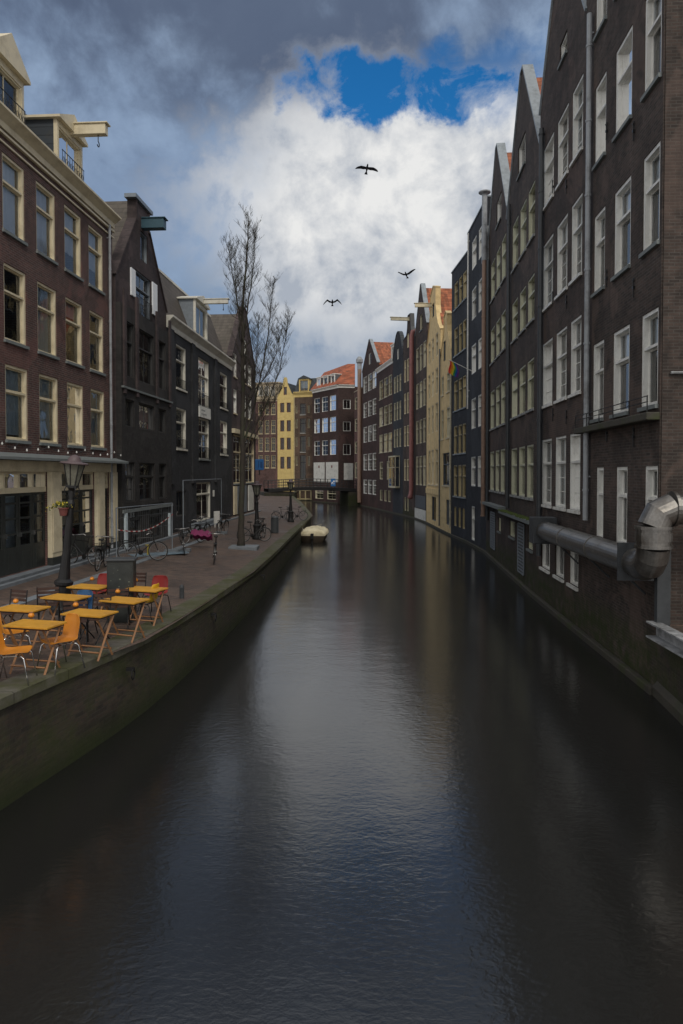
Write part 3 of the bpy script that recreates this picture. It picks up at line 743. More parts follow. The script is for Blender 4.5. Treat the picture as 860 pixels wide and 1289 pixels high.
m.box(F.u(370.6), F.u(392), -.24, -.2, zb-.1, zb+.12); m.box(F.u(370.6), F.u(392), -.24, -.2, zt-.1, zt+.12)
m.build('canal_frame', M['yframe'], h)
F = Fac(P(349.5, 116.5), P(370, 115.5), 1.5); W = F.W
e = F.z(355, 497); a = F.z(359, 475)
top = [(W, e), (W*.85, e+.2), (W*.75, e+.9), (W*.62, e+1.7), (W*.58, a-.3), (W*.54, a), (W*.42, a), (W*.38, a-.3), (W*.34, e+1.7), (W*.22, e+.9), (W*.12, e+.2), (0, e)]
h = house(F, 'bright yellow gabled house at the end of the street', M['plasterb'], top, ('gable', e-.4, e+2.0),
          [([(353, 358), (361.2, 366.2)], [(507, 519), (529, 543), (551, 566), (575, 590)], 360, 'two', M['terracotta'], {'sill': False}),
           ([(357.4, 361.4)], [(487, 497)], 360, 'one', M['terracotta'], {'sill': False})], plinth=False, roofmat=M['slate0'])
F = Fac(P(288, 119), P(349.5, 116.5), 1.5); W = F.W
e = F.z(335, 503)
h = house(F, 'red brown brick house with pale top storey behind the bare tree', B['farred'], [(W, e), (0, e)], ('flat', e-.05),
          [([(292, 297), (300.5, 305.5), (309, 314), (317, 322), (325.6, 331), (333.6, 339), (341.5, 347)], [(508, 522), (529, 546), (551, 568), (573, 589)], 336, 'grid', M['yframe'], {'sillmat': M['pale']})], plinth=False)
cornice(F, h, e+.08, M['pale'], .3, .4)
m = MB().box(.3, W-.1, 1.2, 6, e+.02, e+2.9); o = m.build('top_storey', M['pale'], h)
m = MB().box(.1, W, 1.0, 6.2, e+2.9, e+3.1); m.build('roof_slab', M['pale'], o)
for k in range(7):
    x = .8+k*1.1; me, gm = winmesh(.8, 1.6, 'two', M['white']); q = put('window', me, o, (x, 1.1-.06, e+.8)); put('pane', gm, q)
# infill house further left that closes the street behind the tree
# bridge
dz = 4.6-2.0
pl, pr = at_d(338, 600, 94), at_d(449, 600, 97)
ang = math.atan2(pr.y-pl.y, pr.x-pl.x); L = (Vector((pr.x, pr.y))-Vector((pl.x, pl.y))).length
h = thing('bridge', 'low dark iron bridge with railings across the far end of the canal', 'bridge', (pl.x, pl.y, 0), ang)
m = MB(); n = 12; arch = lambda t: dz+.25*math.sin(math.pi*t)-.15
for i in range(n):
    x0, x1 = L*i/n, L*(i+1)/n; z0, z1 = arch(i/n), arch((i+1)/n)
    m.add([(x0, 0, z0-.45), (x1, 0, z1-.45), (x1, 0, z1), (x0, 0, z0), (x0, 5, z0-.45), (x1, 5, z1-.45), (x1, 5, z1), (x0, 5, z0)],
          [(0, 1, 2, 3), (7, 6, 5, 4), (3, 2, 6, 7), (0, 4, 5, 1)])
m.build('deck', M['iron'], h)
for yy in (.12, 4.88):
    m = MB()
    for i in range(25):
        t = i/24; m.tube([(L*t, yy, arch(t)), (L*t, yy, arch(t)+1.15)], .05 if i % 4 == 0 else .025, 6)
    for q in (.35, .75, 1.12): m.tube([(L*i/24, yy, arch(i/24)+q) for i in range(25)], .035, 6)
    m.build('railing', M['iron'], h)
MB().box(-.6, 3.6, -.1, 5.1, -.5, dz-.62).build('abutment', B['quay'], h)
m = MB().box(L-1.2, L+.4, -.1, 5.1, -.5, dz-.62).build('abutment', B['quay'], h)
p = at_d(419.5, 607.5, 94.6)
sg = thing('traffic_sign', 'small blue square sign hung on the bridge railing', 'sign', (p.x, p.y, p.z-.5), 0)
MB().box(-.32, .32, -.04, 0, 0, 1.05).build('board', M['blue'], sg)
m = MB(); m.add([(-.2, -.044, .25), (0, -.044, .55), (-.14, -.044, .62), (-.26, -.044, .4)], [(0, 1, 2, 3)])
m.box(-.05, .22, -.048, -.042, .3, .36); m.box(.02, .2, -.048, -.042, .55, .8); m.build('arrow_marking', M['white'], sg)

# ================= left bank =================
ZS = EYE-3.05
b0 = at_z(0, 734, ZS); b1 = at_z(143, 692.5, ZS)
dirv = (Vector((b1.x, b1.y))-Vector((b0.x, b0.y))).normalized()
# straight level house line towards the vanishing point at px 484
vd = Vector(((484-430)/F_, 1)).normalized(); P143 = Vector((b1.x, b1.y))
def hl(px):
    r = ray(px, 590); d = Vector((r.x, r.y)); den = d.x*vd.y-d.y*vd.x
    t = (P143.x*vd.y-P143.y*vd.x)/den; return (d.x*t, d.y*t)
F = Fac(hl(-75), hl(143.5), ZS); W = F.W
e = F.z(143, 279)
shopz = F.z(60, 576)
ho = []
def hole(x0, x1, xr, y0, y1): return (F.u(x0), F.u(x1), F.z(xr, y1), F.z(xr, y0))
bays = [(-60, 58.5), (73, 118), (127.5, 136.5)]
for x0, x1 in bays: ho.append((F.u(x0), F.u(x1), .12, F.z(60, 594)))
h = house(F, 'reddish brown brick house with cream windows and cream cafe front behind the tables', B['b1'], [(W, e), (0, e)], ('slope', e, 1.7, e+2.5, 1),
          [([(-44, -12), (7, 35), (49, 73), (84, 105), (114, 132)], [(193.6, 290)], 7, 'sash', M['cream'], {'curtain': (1, M['curtain'], .66)}),
           ([(-44, -12), (7.5, 35.5), (49.5, 73.5), (84.5, 105.5), (114.5, 132)], [(331, 427)], 7.5, 'sash', M['cream'], {'curtain': (.5, M['curtaind'], .66)}),
           ([(-44, -12), (8, 36.5), (50.5, 74.5), (85.5, 106), (115, 132.5)], [(458, 553)], 8.5, 'sash', M['cream'], {'curtain': (1, M['curtaind'], .66)})],
          extra_holes=ho, plinth=False, D=9, roofmat=M['slate0'], name='cafe_house', group='houses on the quay side')
cornice(F, h, e+.12, M['cream'], .34, .42, x1=W+.1)
m = MB()
for zz, pj, hh in ((e-.48, .09, .07), (e-.70, .05, .05)): m.box(0, W+.08, -pj, -.004, zz, zz+hh)
m.build('frieze_moulding', M['cream'], h)
MB().prismx([(-.003, shopz-.1), (-.55, shopz-.12), (-.55, shopz-.04), (-.003, shopz+.1)], 0, W+.15).build('shop_canopy', M['sill'], h)
zf1 = shopz-.12; zf0 = F.z(60, 594)
MB().box(0, W, -.12, -.003, zf0, zf1).build('fascia', M['cream'], h, bevel=.01)
for x0, x1 in ((59, 72), (118.3, 127), (137, 143.3)):
    u0, u1 = F.u(x0), F.u(x1)
    m = MB().box(u0, u1, -.16, -.003, .35, zf0-.003); m.box(u0+.05, u1-.05, -.18, -.162, .5, zf0-.2); p_ = m.build('pilaster', M['cream'], h, bevel=.008)
    MB().box(u0-.03, u1+.03, -.2, -.003, 0, .347).build('pilaster_base', M['darkdoor'], p_)
def shopbay(u0, u1, z0, z1, npan, lattice=False):
    zt = z1-.55
    m = MB(); m.box(u0, u1, .02, .16, zt-.08, zt+.08); m.box(u0, u1, .02, .16, z1-.07, z1)
    for i in range(npan+1):
        x = u0+(u1-u0)*i/npan; m.box(max(u0, x-.05), min(u1, x+.05), .03, .15, zt+.08, z1-.07)
    if lattice:
        for sx in (-1, 1):
            xm = (u0+u1)/2; m.tube([(xm-sx*(u1-u0)/2, .09, zt+.08), (xm+sx*(u1-u0)/2, .09, z1-.07)], .018, 4)
        m.box(u0, u1, .07, .11, (zt+z1)/2-.015, (zt+z1)/2+.015); m.box(xm-.015, xm+.015, .075, .105, zt+.08, z1-.07)
    o = m.build('transom_window', M['cream'], h)
    MB().add([(u0, .1, zt), (u1, .1, zt), (u1, .1, z1), (u0, .1, z1)], [(0, 1, 2, 3)]).build('pane', M['glass'], o)
    n = max(1, npan)
    for i in range(n):
        a, b = u0+(u1-u0)*i/n, u0+(u1-u0)*(i+1)/n
        d = MB(); d.box(a+.01, a+.1, .06, .12, z0, zt-.08); d.box(b-.1, b-.01, .06, .12, z0, zt-.08)
        d.box(a+.1, b-.1, .06, .12, z0, z0+.75)
        for q in (.75, 1.15, 1.6, 2.05, 2.3):
            zz = z0+q
            if zz < zt-.1: d.box(a+.1, b-.1, .065, .115, zz-.03, min(zt-.08, zz+.03))
        d.box(a+.1, b-.1, .06, .12, zt-.16, zt-.08); d.box(a+.2, b-.2, .045, .06, z0+.15, z0+.6)
        do = d.build('door', M['darkdoor'], h)
        MB().add([(a+.1, .09, z0+.75), (b-.1, .09, z0+.75), (b-.1, .09, zt-.1), (a+.1, .09, zt-.1)], [(0, 1, 2, 3)]).build('pane', M['glass'], do)
        MB().box(a+.05, a+.09, .0, .058, z0+1.05, z0+1.18).build('handle', M['chrome'], do)
    MB().box(u0, u1, .9, .92, z0, z1).build('curtain', M['curtaind'], h) if npan > 1 else None
shopbay(ho[0][0], ho[0][1], .12, zf0, 6)
shopbay(ho[1][0], ho[1][1], .12, zf0, 3)
shopbay(ho[2][0], ho[2][1], .12, zf0, 1, True)
MB().box(0, W, -.35, -.003, 0, .11).build('doorstep', M['granite'], h)
pipe(F, h, 140.5, 285, 690, M['pipelight'], .05)
# dormers of the cafe house (set just behind the cornice)
for (x0, x1, yt, ped, beam) in ((-8, 34, 104, .9, False), (76, 106.5, 172, .6, True)):
    u0, u1 = F.u(x0), F.u(x1); z0 = e+.15
    z1 = F.z(x1, 110 if not beam else 187)
    o = dormer(h, u0, u1, z0, z1, -.02, 3.0, M['cream'], M['slate0'], ped=ped, roofm=M['cream'], railing=.55)
    if beam: hoist(h, (u0+u1)/2+.1, z1+.1, 1.25, M['cream'], w=.25, hh=.34)
MB().box(F.u(40)-.5, F.u(52), .6, 2.6, e+.1, e+2.1).build('roof_shed', M['tile_or0'], h)
# string of bulbs over the canopy
L0 = [Vector((F.p0.x, F.p0.y))+F.ax*t-F.nn*.45 for t in [F.W*.02+F.W*.96*i/12 for i in range(13)]]
sl = thing('string_lights', 'string of small pale bulbs above the cafe canopy', 'string lights', (L0[0].x, L0[0].y, ZS+shopz+.35))
pts = []
for i in range(12):
    for j in range(4):
        q = L0[i].lerp(L0[i+1], j/4)-L0[0]; pts.append((q.x, q.y, -.14*math.sin(math.pi*j/4)))
MB().tube(pts, .008, 4).build('wire', M['iron'], sl)
bme = MB().lathe([(.01, .0), (.014, -.02), (.028, -.045), (.028, -.065), (.012, -.085)], 8).mesh('bulb', M['bulb'], True)
for i in range(2, len(pts), 3): put('bulb', bme, sl, pts[i])
for i in (0, 12):
    q = L0[i]-L0[0]; MB().tube([(q.x, q.y, 0), (q.x, q.y, -.3)], .012, 5).build('bracket', M['iron'], sl)

# B2 dark gabled warehouse
p0 = hl(149.5); sh = 0.12
F = Fac(hl(147), hl(210.5), ZS); W = F.W
e = F.z(155, 354); eR = F.z(209, 392); em = (e+eR)/2
ap = F.z(182, 288); tz = F.z(180, 258)
top = [(W, em), (W*.62, ap), (W*.62, tz-.1), (W*.36, tz-.1), (W*.36, ap), (0, em)]
cols = [(152, 163.5), (169.5, 189), (194.5, 204)]
h = house(F, 'black and purple brick warehouse with steep gable and teal hoist beam', B['b2'], top, ('gable', em-.05, em+(ap-em)/.72-.1),
          [([(179, 188)], [(296, 331)], 183, 'one', M['zinc'], {'sill': False}),
           ([(171.5, 191.5)], [(346, 400)], 180, 'cross', M['zinc'], {'rail': .8, 'sill': False}),
           ], plinth=False, D=9, roofmat=M['tile_br1'], coping=B['b2'], name='warehouse_house', group='houses on the quay side')
for x0, x1, xr, y0, y1 in ((165.3, 170.8, 168, 340, 374), (192.3, 198, 195, 358, 398)):
    MB().box(F.u(x0), F.u(x1), -.07, -.003, F.z(xr, y1), F.z(xr, y0)).build('shutter', M['curtain'], h, bevel=.01)
cp = MB().box(W*.32, W*.66, -.12, .4, tz-.1, tz+.06); cp.build('gable_cap', M['zinc'], h)
hoist(h, W*.5, F.z(182, 285), 1.0, M['teal'], w=.4, hh=.42, hook=False)
# tarred lower front, standing 12 cm proud, with its own window openings
zT = F.z(180, 402)
lo = MB(); hs = []
for (ys, cc, xr) in (((408, 476), cols, 160), ((504, 538), cols, 160), ((582, 632), cols, 160)):
    for x0, x1 in cc: hs.append((F.u(x0), F.u(x1), F.z(xr, ys[1]), F.z(xr, ys[0])))
hs.append((F.u(157), F.u(172), .05, 1.7)); hs.append((F.u(182), F.u(200), .05, 1.7))
poly = [[Vector((a, b, 0)) for a, b in ((0, 0), (W, 0), (W, zT), (0, zT))]]+[[Vector((a, c, 0)), Vector((a, d, 0)), Vector((b, d, 0)), Vector((b, c, 0))] for a, b, c, d in hs]
fill(lo, -.22, strips([(W, zT), (0, zT)], hs, W))
for l in poly:
    for i in range(4):
        p, q = l[i], l[(i+1) % 4]; lo.add([(p.x, -.22, p.y), (q.x, -.22, q.y), (q.x, -.003, q.y), (p.x, -.003, p.y)], [(0, 1, 2, 3)])
lo.build('tarred_front', B['tar'], h)
for a, b, c, d in hs:
    me, gm = winmesh(b-a, d-c, 'cross' if d-c > 1.2 else 'two', M['blackpaint']); o = put('window', me, h, (a, -.215, c)); put('pane', gm, o)
for px in (150.5, 166.5, 192, 208.5):
    u = F.u(px); MB().box(u-.12, u+.12, -.3, -.222, F.z(166, 500), zT+.6).build('pilaster', B['b2'], h)
zz = F.z(180, 497); MB().box(0, W, -.32, -.222, zz-.05, zz+.03).build('string_course', M['sill'], h)
zz = F.z(180, 640); MB().box(0, W, -.3, -.222, zz-.05, zz+.08).build('string_course', M['sill'], h)
for px in (150.2, 206.5): u = F.u(px); MB().box(u-.1, u+.1, -.31, -.222, 0, F.z(px, 646)).build('post', M['curtaind'], h)
wB2 = h; FB2 = F

# B3 black house with cream cornice
F = Fac(hl(210.5), hl(292), ZS); W = F.W
e = F.z(213, 400)
e = (F.z(213, 402)+F.z(290, 457))/2
h = house(F, 'black painted house with cream cornice, dormer and white plaque', B['black'], [(W, e), (0, e)], ('slope', e, 1.5, e+3.3, 1),
          [([(222.5, 235)], [(436, 490)], 228, 'sash', M['offwhite'], {'rail': .5, 'sillmat': M['offwhite']}),
           ([(222.5, 235)], [(514, 565)], 228, 'sash', M['offwhite'], {'rail': .5, 'sillmat': M['offwhite']}),
           ([(250.5, 264)], [(453, 512), (527, 578)], 257, 'cross', M['offwhite'], {'rail': .7}),
           ([(277.5, 286.5)], [(470, 514), (530, 572)], 281, 'sash', M['offwhite'], {'sillmat': M['offwhite'], 'rail': .4}),
           ([(247.5, 265.5)], [(607, 655)], 257, 'door', M['offwhite'], {'sill': False}),
           ([(222, 234)], [(618, 650)], 228, 'two', M['blackpaint'], {'sill': False})],
          plinth=False, D=9, roofmat=M['tile_br0'], name='black_house', group='houses on the quay side')
cornice(F, h, e+.12, M['offwhite'], .35, .6)
MB().box(0, W, 1.45, 1.6, e+3.28, e+3.4).build('ridge_cap', M['offwhite'], h)
for px in (216, 243, 271.5):
    u = F.u(px); MB().box(u-.3, u+.3, -.1, -.003, 2.5, e-.45).build('pilaster', B['black'], h)
pq = MB().box(F.u(250.3), F.u(264.2), -.08, -.003, F.z(257, 526.5), F.z(257, 513)).build('plaque', M['white'], h)
u = F.u(250.3)
m = MB(); rr = random.Random(5)
for k, (zz, n) in enumerate(((F.z(257, 517.5), 5), (F.z(257, 522), 7))):
    for i in range(n):
        x = u+.35+i*.17; m.tube([(x, -.084, zz-.06), (x+.03, -.084, zz+.05), (x+.08, -.084, zz-.04), (x+.14, -.084, zz)], .008, 3)
m.build('script_lettering', M['greyframe'], pq)
dormer(h, F.u(249.5), F.u(264), e+.2, F.z(257, 384), .1, 2.2, M['offwhite'], M['zinc'], ped=.5, roofm=M['offwhite'])
hoist(h, F.u(257), F.z(257, 381), 1.5, M['offwhite'], w=.22, hh=.25)
MB().box(F.u(240), F.u(270), -.5, -.003, 0, .25).build('doorstep', M['granite'], h)
for px, y0, y1 in ((268.5, 617, 625),): MB().box(F.u(px)-.15, F.u(px)+.15, -.05, -.003, F.z(px, y1), F.z(px, y0)).build('notice', M['white'], h)
FB3 = F
# B4 brown gabled house
F = Fac(hl(292), hl(322), ZS); W = F.W
e = F.z(320.5, 471); a = F.z(308, 389)
h = house(F, 'brown gabled house with pale shop windows behind the bare tree', B['b2'], gtop(W, e, a, .8), ('gable', e-.3, a-.5),
          [([(294.5, 298.5), (306, 310), (312.5, 317)], [(497, 525)], 308, 'sash', M['white'], {'sillmat': M['cream']}),
           ([(294.5, 298.5), (306, 310), (312.5, 317)], [(455, 482)], 308, 'sash', M['white'], {'sillmat': M['cream']}),
           ([(306, 310.5)], [(428, 446)], 308, 'sash', M['white']),
           ([(294, 305.5), (309.5, 320.5)], [(550, 608)], 308, 'cross', M['cream'], {})],
          plinth=False, D=10, roofmat=M['tile_br1'], coping=B['b2'], name='shop_house', group='houses on the quay side')
MB().box(0, W, -.25, -.003, F.z(308, 549), F.z(308, 544)).build('shop_cornice', M['cream'], h)
for x0, x1, mt in ((293.5, 297, M['cream']), (297.5, 309, M['zinc']), (312, 318, M['plywood'])):
    MB().box(F.u(x0), F.u(x1), -.1, -.003, .1, F.z(308, 611)).build('stall_riser', mt, h)

# ---------- street, quay ----------
EDGE = [(0, 879, -3.05), (50, 859, -3.06), (100, 837, -3.08), (140, 822.5, -3.10), (181, 807, -3.12), (220, 784, -3.16), (260, 758.6, -3.2), (290, 739, -3.25), (319, 720, -3.3), (343, 699, -3.38), (366, 676, -3.45), (375, 667, -3.5), (394, 649, -3.5), (379.5, 632, -3.3), (366, 622, -3.08)]
E = [at_z(x, y, EYE+z) for x, y, z in EDGE]
E = [Vector((-8.6, -14, ZS)), Vector((-6.7, -1, ZS)), Vector((-5.5, 5.2, ZS))]+E+[Vector((E[-1].x+.3, 135, ZS))]
def edge_at(y):
    for a, b in zip(E[:-1], E[1:]):
        if a.y <= y <= b.y:
            t = (y-a.y)/(b.y-a.y); return a.lerp(b, t)
    return E[-1]
def hx(y): return P143.x+(y-P143.y)*vd.x/vd.y
def street_z(x, y):
    q = edge_at(y); a = hx(y)
    if y > 57: a = -12
    t = max(0, min(1, (x-a)/(q.x-a))); return ZS+(q.z-ZS)*t
m = MB(); rows = []
ys = sorted(set([p.y for p in E]+list(range(-14, 136, 3))))
vs = []
for y in ys:
    q = edge_at(y); a = hx(y) if y <= 57 else -12
    xs = [-80, a-.5]+[a+(q.x-a)*i/5 for i in range(6)]
    vs += [(x, y, ZS+(q.z-ZS)*max(0, min(1, (x-a)/(q.x-a)))) for x in xs]
nc = 8
m.add(vs, [(i*nc+j, i*nc+j+1, (i+1)*nc+j+1, (i+1)*nc+j) for i in range(len(ys)-1) for j in range(nc-1)])
k = N('brick paving'); v = coords(k); s = sep(k, v)
b = k.nt.nodes.new('ShaderNodeTexBrick'); rot = k.nt.nodes.new('ShaderNodeMapping'); rot.inputs['Rotation'].default_value = (0, 0, R(4)); k.l(v, rot.inputs[0]); k.l(rot.outputs[0], b.inputs['Vector'])
for nm, val in (('Scale', 1), ('Mortar Size', .008), ('Brick Width', .2), ('Row Height', .1)): b.inputs[nm].default_value = val
b.inputs['Color1'].default_value = rgba((.155, .104, .08)); b.inputs['Color2'].default_value = rgba((.09, .068, .058)); b.inputs['Mortar'].default_value = rgba((.05, .045, .04))
n1 = noise(k, v, .5, 6, .65); n2 = noise(k, v, 5, 5, .65)
col = mixc(k, 1.0, b.outputs[0], ramp(k, n1, [(.3, (.65,)*3), (.7, (1.25,)*3)]), 'MULTIPLY')
col = mixc(k, 1.0, col, ramp(k, n2, [(.3, (.8,)*3), (.7, (1.15,)*3)]), 'MULTIPLY')
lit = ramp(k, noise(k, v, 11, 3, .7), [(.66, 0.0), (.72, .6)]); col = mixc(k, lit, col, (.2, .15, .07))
bsdf(k, col, ramp(k, n1, [(.35, .5), (.65, .85)]), 0, .4, mth(k, 'SUBTRACT', mth(k, 'MULTIPLY', n2, .5), b.outputs[1]), .7, .01)
M['paving'] = k.m
tag(m.build('street', M['paving']), kind='structure')
# granite gutter line along the cafe and kerb by the houses
def strip(name, x_off, w, y0, y1, mat, hgt=.012, kind='structure'):
    m = MB(); vs = []; ysx = [y0+(y1-y0)*i/30 for i in range(31)]
    for y in ysx:
        x = hx(y)+x_off
        for xx in (x, x+w): z = street_z(xx, y); vs += [(xx, y, z-.05), (xx, y, z+hgt)]
    fs = []
    for i in range(30):
        o = i*4; fs += [(o+1, o+5, o+7, o+3), (o, o+4, o+5, o+1), (o+2, o+3, o+7, o+6)]
    m.add(vs, fs); return tag(m.build(name, mat), kind=kind)
g0 = at_z(0, 761, ZS); g1 = at_z(131, 719, ZS)
strip('gutter', (g0.x-hx(g0.y)+g1.x-hx(g1.y))/2, .28, 2, 33, M['granite'], .02)
strip('kerb', .5, .16, 2, 56, M['granite'], .09)
# quay wall + coping
qw = thing('quay_wall', 'mossy brick quay wall with stone coping under the cafe tables', 'wall', (0, 0, 0))
m = MB(); vs = []
fine = []
for a, b in zip(E[:-1], E[1:]):
    n = max(1, int((b-a).length/1.5))
    for i in range(n): fine.append(a.lerp(b, i/n))
fine.append(E[-1])
# smooth the line
for _ in range(3): fine = [fine[0]]+[(fine[i-1]+fine[i]*2+fine[i+1])/4 for i in range(1, len(fine)-1)]+[fine[-1]]
nrm = []
for i, p in enumerate(fine):
    t = fine[min(i+1, len(fine)-1)]-fine[max(i-1, 0)]; t.z = 0; t.normalize(); nrm.append(Vector((-t.y, t.x, 0)))   # towards the street
for p, n in zip(fine, nrm):
    for z in (-.7, .25, p.z-.12): vs.append(p+n*.05+Vector((0, 0, z-p.z)))
nf = len(fine)
m.add(vs, [(i*3+j, (i+1)*3+j, (i+1)*3+j+1, i*3+j+1) for i in range(nf-1) for j in range(2)])
k = N('quay face brick'); v = coords(k); s = sep(k, v)
b = k.nt.nodes.new('ShaderNodeTexBrick'); k.l(comb(k, mth(k, 'ADD', s[1], mth(k, 'MULTIPLY', s[0], .4)), s[2], 0.0), b.inputs['Vector'])
for nm, val in (('Scale', 1), ('Mortar Size', .009), ('Brick Width', .24), ('Row Height', .075)): b.inputs[nm].default_value = val
b.inputs['Color1'].default_value = rgba((.07, .052, .04)); b.inputs['Color2'].default_value = rgba((.036, .03, .026)); b.inputs['Mortar'].default_value = rgba((.06, .053, .042))
col = mixc(k, 1.0, b.outputs[0], ramp(k, noise(k, v, .8, 6, .7), [(.3, (.5,)*3), (.7, (1.5,)*3)]), 'MULTIPLY')
mo = ramp(k, noise(k, v, 1.6, 7, .7), [(.42, 0.0), (.62, .85)]); col = mixc(k, mo, col, (.035, .042, .014))
wet = mth(k, 'MULTIPLY', mth(k, 'SUBTRACT', .5, s[2]), 2.5, clamp=True); col = mixc(k, mth(k, 'MULTIPLY', wet, .8), col, (.02, .028, .008))
bsdf(k, col, .8, 0, .35, mth(k, 'SUBTRACT', mth(k, 'MULTIPLY', noise(k, v, 9, 5), .9), b.outputs[1]), .9, .02)
M['quayface'] = k.m
m.build('wall_face', M['quayface'], qw)
m = MB(); vs = []
for i, (p, n) in enumerate(zip(fine, nrm)):
    w = .5
    vs += [p+Vector((0, 0, -.14)), p+Vector((0, 0, .01)), p+n*.03+Vector((0, 0, .03)), p+n*w+Vector((0, 0, .034)), p+n*w+Vector((0, 0, -.1)), p+n*.05+Vector((0, 0, -.14))]
m.add(vs, [(i*6+j, (i+1)*6+j, (i+1)*6+(j+1) % 6, i*6+(j+1) % 6) for i in range(nf-1) for j in range(6)])
k = N('mossy coping stone'); v = coords(k); s = sep(k, v)
col = ramp(k, noise(k, v, 3, 6, .65), [(.3, (.075, .07, .058)), (.7, (.15, .14, .12))])
mo = ramp(k, noise(k, v, 1.1, 7, .7), [(.36, 0.0), (.56, .9)]); col = mixc(k, mo, col, (.062, .066, .026))
jt = mth(k, 'FRACT', mth(k, 'MULTIPLY', s[1], .85)); jm = ramp(k, jt, [(.0, 0.0), (.02, 1.0)])
col = mixc(k, 1.0, col, ramp(k, jt, [(0, (.35,)*3), (.025, (1,)*3)]), 'MULTIPLY')
bsdf(k, col, .85, 0, .3, mth(k, 'ADD', noise(k, v, 14, 5), jm), .6, .012)
M['coping'] = k.m
m.build('coping', M['coping'], qw)
for yy in (8.6, 12.2, 17.5, 25, 34):
    q = edge_at(yy); m = MB().tube([(q.x+.07+.0*t, yy+.09*math.cos(t), q.z-.5+.09*math.sin(t)) for t in [i*.63 for i in range(11)]], .014, 6); m.box(q.x-.05, q.x+.09, yy-.03, yy+.03, q.z-.44, q.z-.38); m.build('mooring_ring', M['iron'], qw)
# right quay wall nearer than the brown house, with steel edge beam and terrace
pa = WLP[1]; dR = (WLP[1]-WLP[2]).normalized()
rw = thing('canal_wall', 'dark brick canal wall below the peeling white beam', 'wall', (0, 0, 0))
q0 = Vector(bank(830)); q1 = Vector((6.15, 11.0)); q2 = Vector((5.9, 2)); q3 = Vector((6.2, -14))
ztop = EYE-3.12
m = MB(); pl_ = [q0, q1, q2, q3]
for a, b in zip(pl_[:-1], pl_[1:]):
    m.add([(a.x, a.y, -.7), (b.x, b.y, -.7), (b.x, b.y, ztop), (a.x, a.y, ztop)], [(0, 1, 2, 3)])
m.build('wall_face', M['quayface'], rw)
m = MB(); m.add([(a.x-.1, a.y, .18) for a in pl_]+[(a.x+.01, a.y, .3) for a in pl_]+[(a.x-.1, a.y, -.5) for a in pl_], [(0, 1, 5, 4), (1, 2, 6, 5), (2, 3, 7, 6), (8, 9, 1, 0), (9, 10, 2, 1), (10, 11, 3, 2)])
m.build('ledge', M['foundation'], rw)
m = MB(); m.add([(a.x, a.y, ztop-.01) for a in pl_]+[(a.x+30, a.y, ztop-.01) for a in pl_], [(i, i+1, i+5, i+4) for i in range(3)]); 
tag(m.build('ground', M['paving']), kind='structure')
bm_ = at_z(827, 790, EYE-3.02)
a = at_z(826, 789, EYE-3.05); b = q1+Vector((0, -3)); a2 = Vector((a.x, a.y)); dd = (Vector((6.1, 9.0))-a2).normalized()
m = MB(); ang = math.atan2(dd.y, dd.x)
m.box(0, 6, -.04, .0, -.2, .12); m.box(0, 6, .0, .2, .09, .12); m.box(0, 6, .0, .2, -.2, -.17)
m.xf(Matrix.Translation((a2.x, a2.y, EYE-3.05)) @ Matrix.Rotation(ang, 4, 'Z') @ Matrix.Scale(-1, 4, (0, 1, 0)))
tag(m.build('steel_beam', M['beamw']), 'flaking white steel edge beam on the canal wall at the frame edge', 'beam')
# post between duct and beam
po = at_z(835.5, 784, EYE-2.93)
tag(MB().box(po.x-.13, po.x+.13, po.y, po.y+.12, EYE-3.0, EYE-1.4).build('steel_post', M['pipe']), 'dark upright steel post under the bent end of the duct', 'post')
# ---- side wall of the R1 block (faces the viewer), goes on to the right
sw = Fac((q0.x+.02, q0.y-.02), (q0.x+9, q0.y+.5), ztop-.02)
wv = [(0, 0), (9, 0), (9, 8), (2.5, 8)]
MB().add([(x, y, 0) for x, y in wv]+[(x, y, 20) for x, y in wv], [(3, 2, 1, 0), (4, 5, 6, 7), (0, 1, 5, 4), (1, 2, 6, 5), (2, 3, 7, 6), (3, 0, 4, 7)]).build('wall', B['brown2'], None)
o = bpy.context.scene.objects[-1] if False else COL.objects[-1]
o.location = (q0.x+.03, q0.y-.03, ztop-.02); o.rotation_euler = (0, 0, R(-3)); o.name = 'neighbouring_wing'
tag(o, 'blank brown brick wing facing the camera along the photo edge, behind the duct bend', 'building')
MB().tube([(.15, -.05, 5.2), (4, -.05, 5.2)], .03, 6).build('conduit', M['pipelight'], o)

# ---------- steel ventilation duct ----------
off = -.5
def dp(px, py, off): 
    u, z = R1.uz(px, py, off); q = R1.p0+R1.ax*u+R1.nn*off; return Vector((q.x, q.y, z+ZB))
A = dp(686, 668, off); Bq = dp(800, 704, off); zc = (A.z+Bq.z)/2-.03; A.z = zc; Bq.z = zc
dv = (Bq-A).normalized(); rad = .29
du = thing('ventilation_duct', 'dented silver ventilation duct bending along the brown house', 'duct', (A.x, A.y, A.z))
o0 = A.copy()
m = MB(); Ln = (Bq-A).length; nseg = 3
for i in range(nseg):
    s0, s1 = A+dv*(Ln*i/nseg), A+dv*(Ln*(i+1)/nseg-.015)
    m.tube([s0-o0, s1-o0], rad, 28); m.tube([s1-o0-dv*.03, s1-o0+dv*.03], rad+.018, 28)
m.build('straight_duct', M['steel'], du, smooth=False)
# end box on the far side
bx = MB().box(-.38, .38, -.3, .3, -.42, .42).xf(Matrix.Translation((0, 0, 0)) @ Matrix.Rotation(math.atan2(dv.y, dv.x)+math.pi/2, 4, 'Z'))
bo_ = bx.build('end_box', M['pipe'], du, bevel=.02); bo_.location = -dv*.25
fl3 = MB().box(-.36, .36, -.03, .03, -.38, .4).xf(Matrix.Rotation(math.atan2(dv.y, dv.x)+math.pi/2, 4, 'Z')); f3 = fl3.build('flange_plate', M['pipe'], du); f3.location = Bq-o0
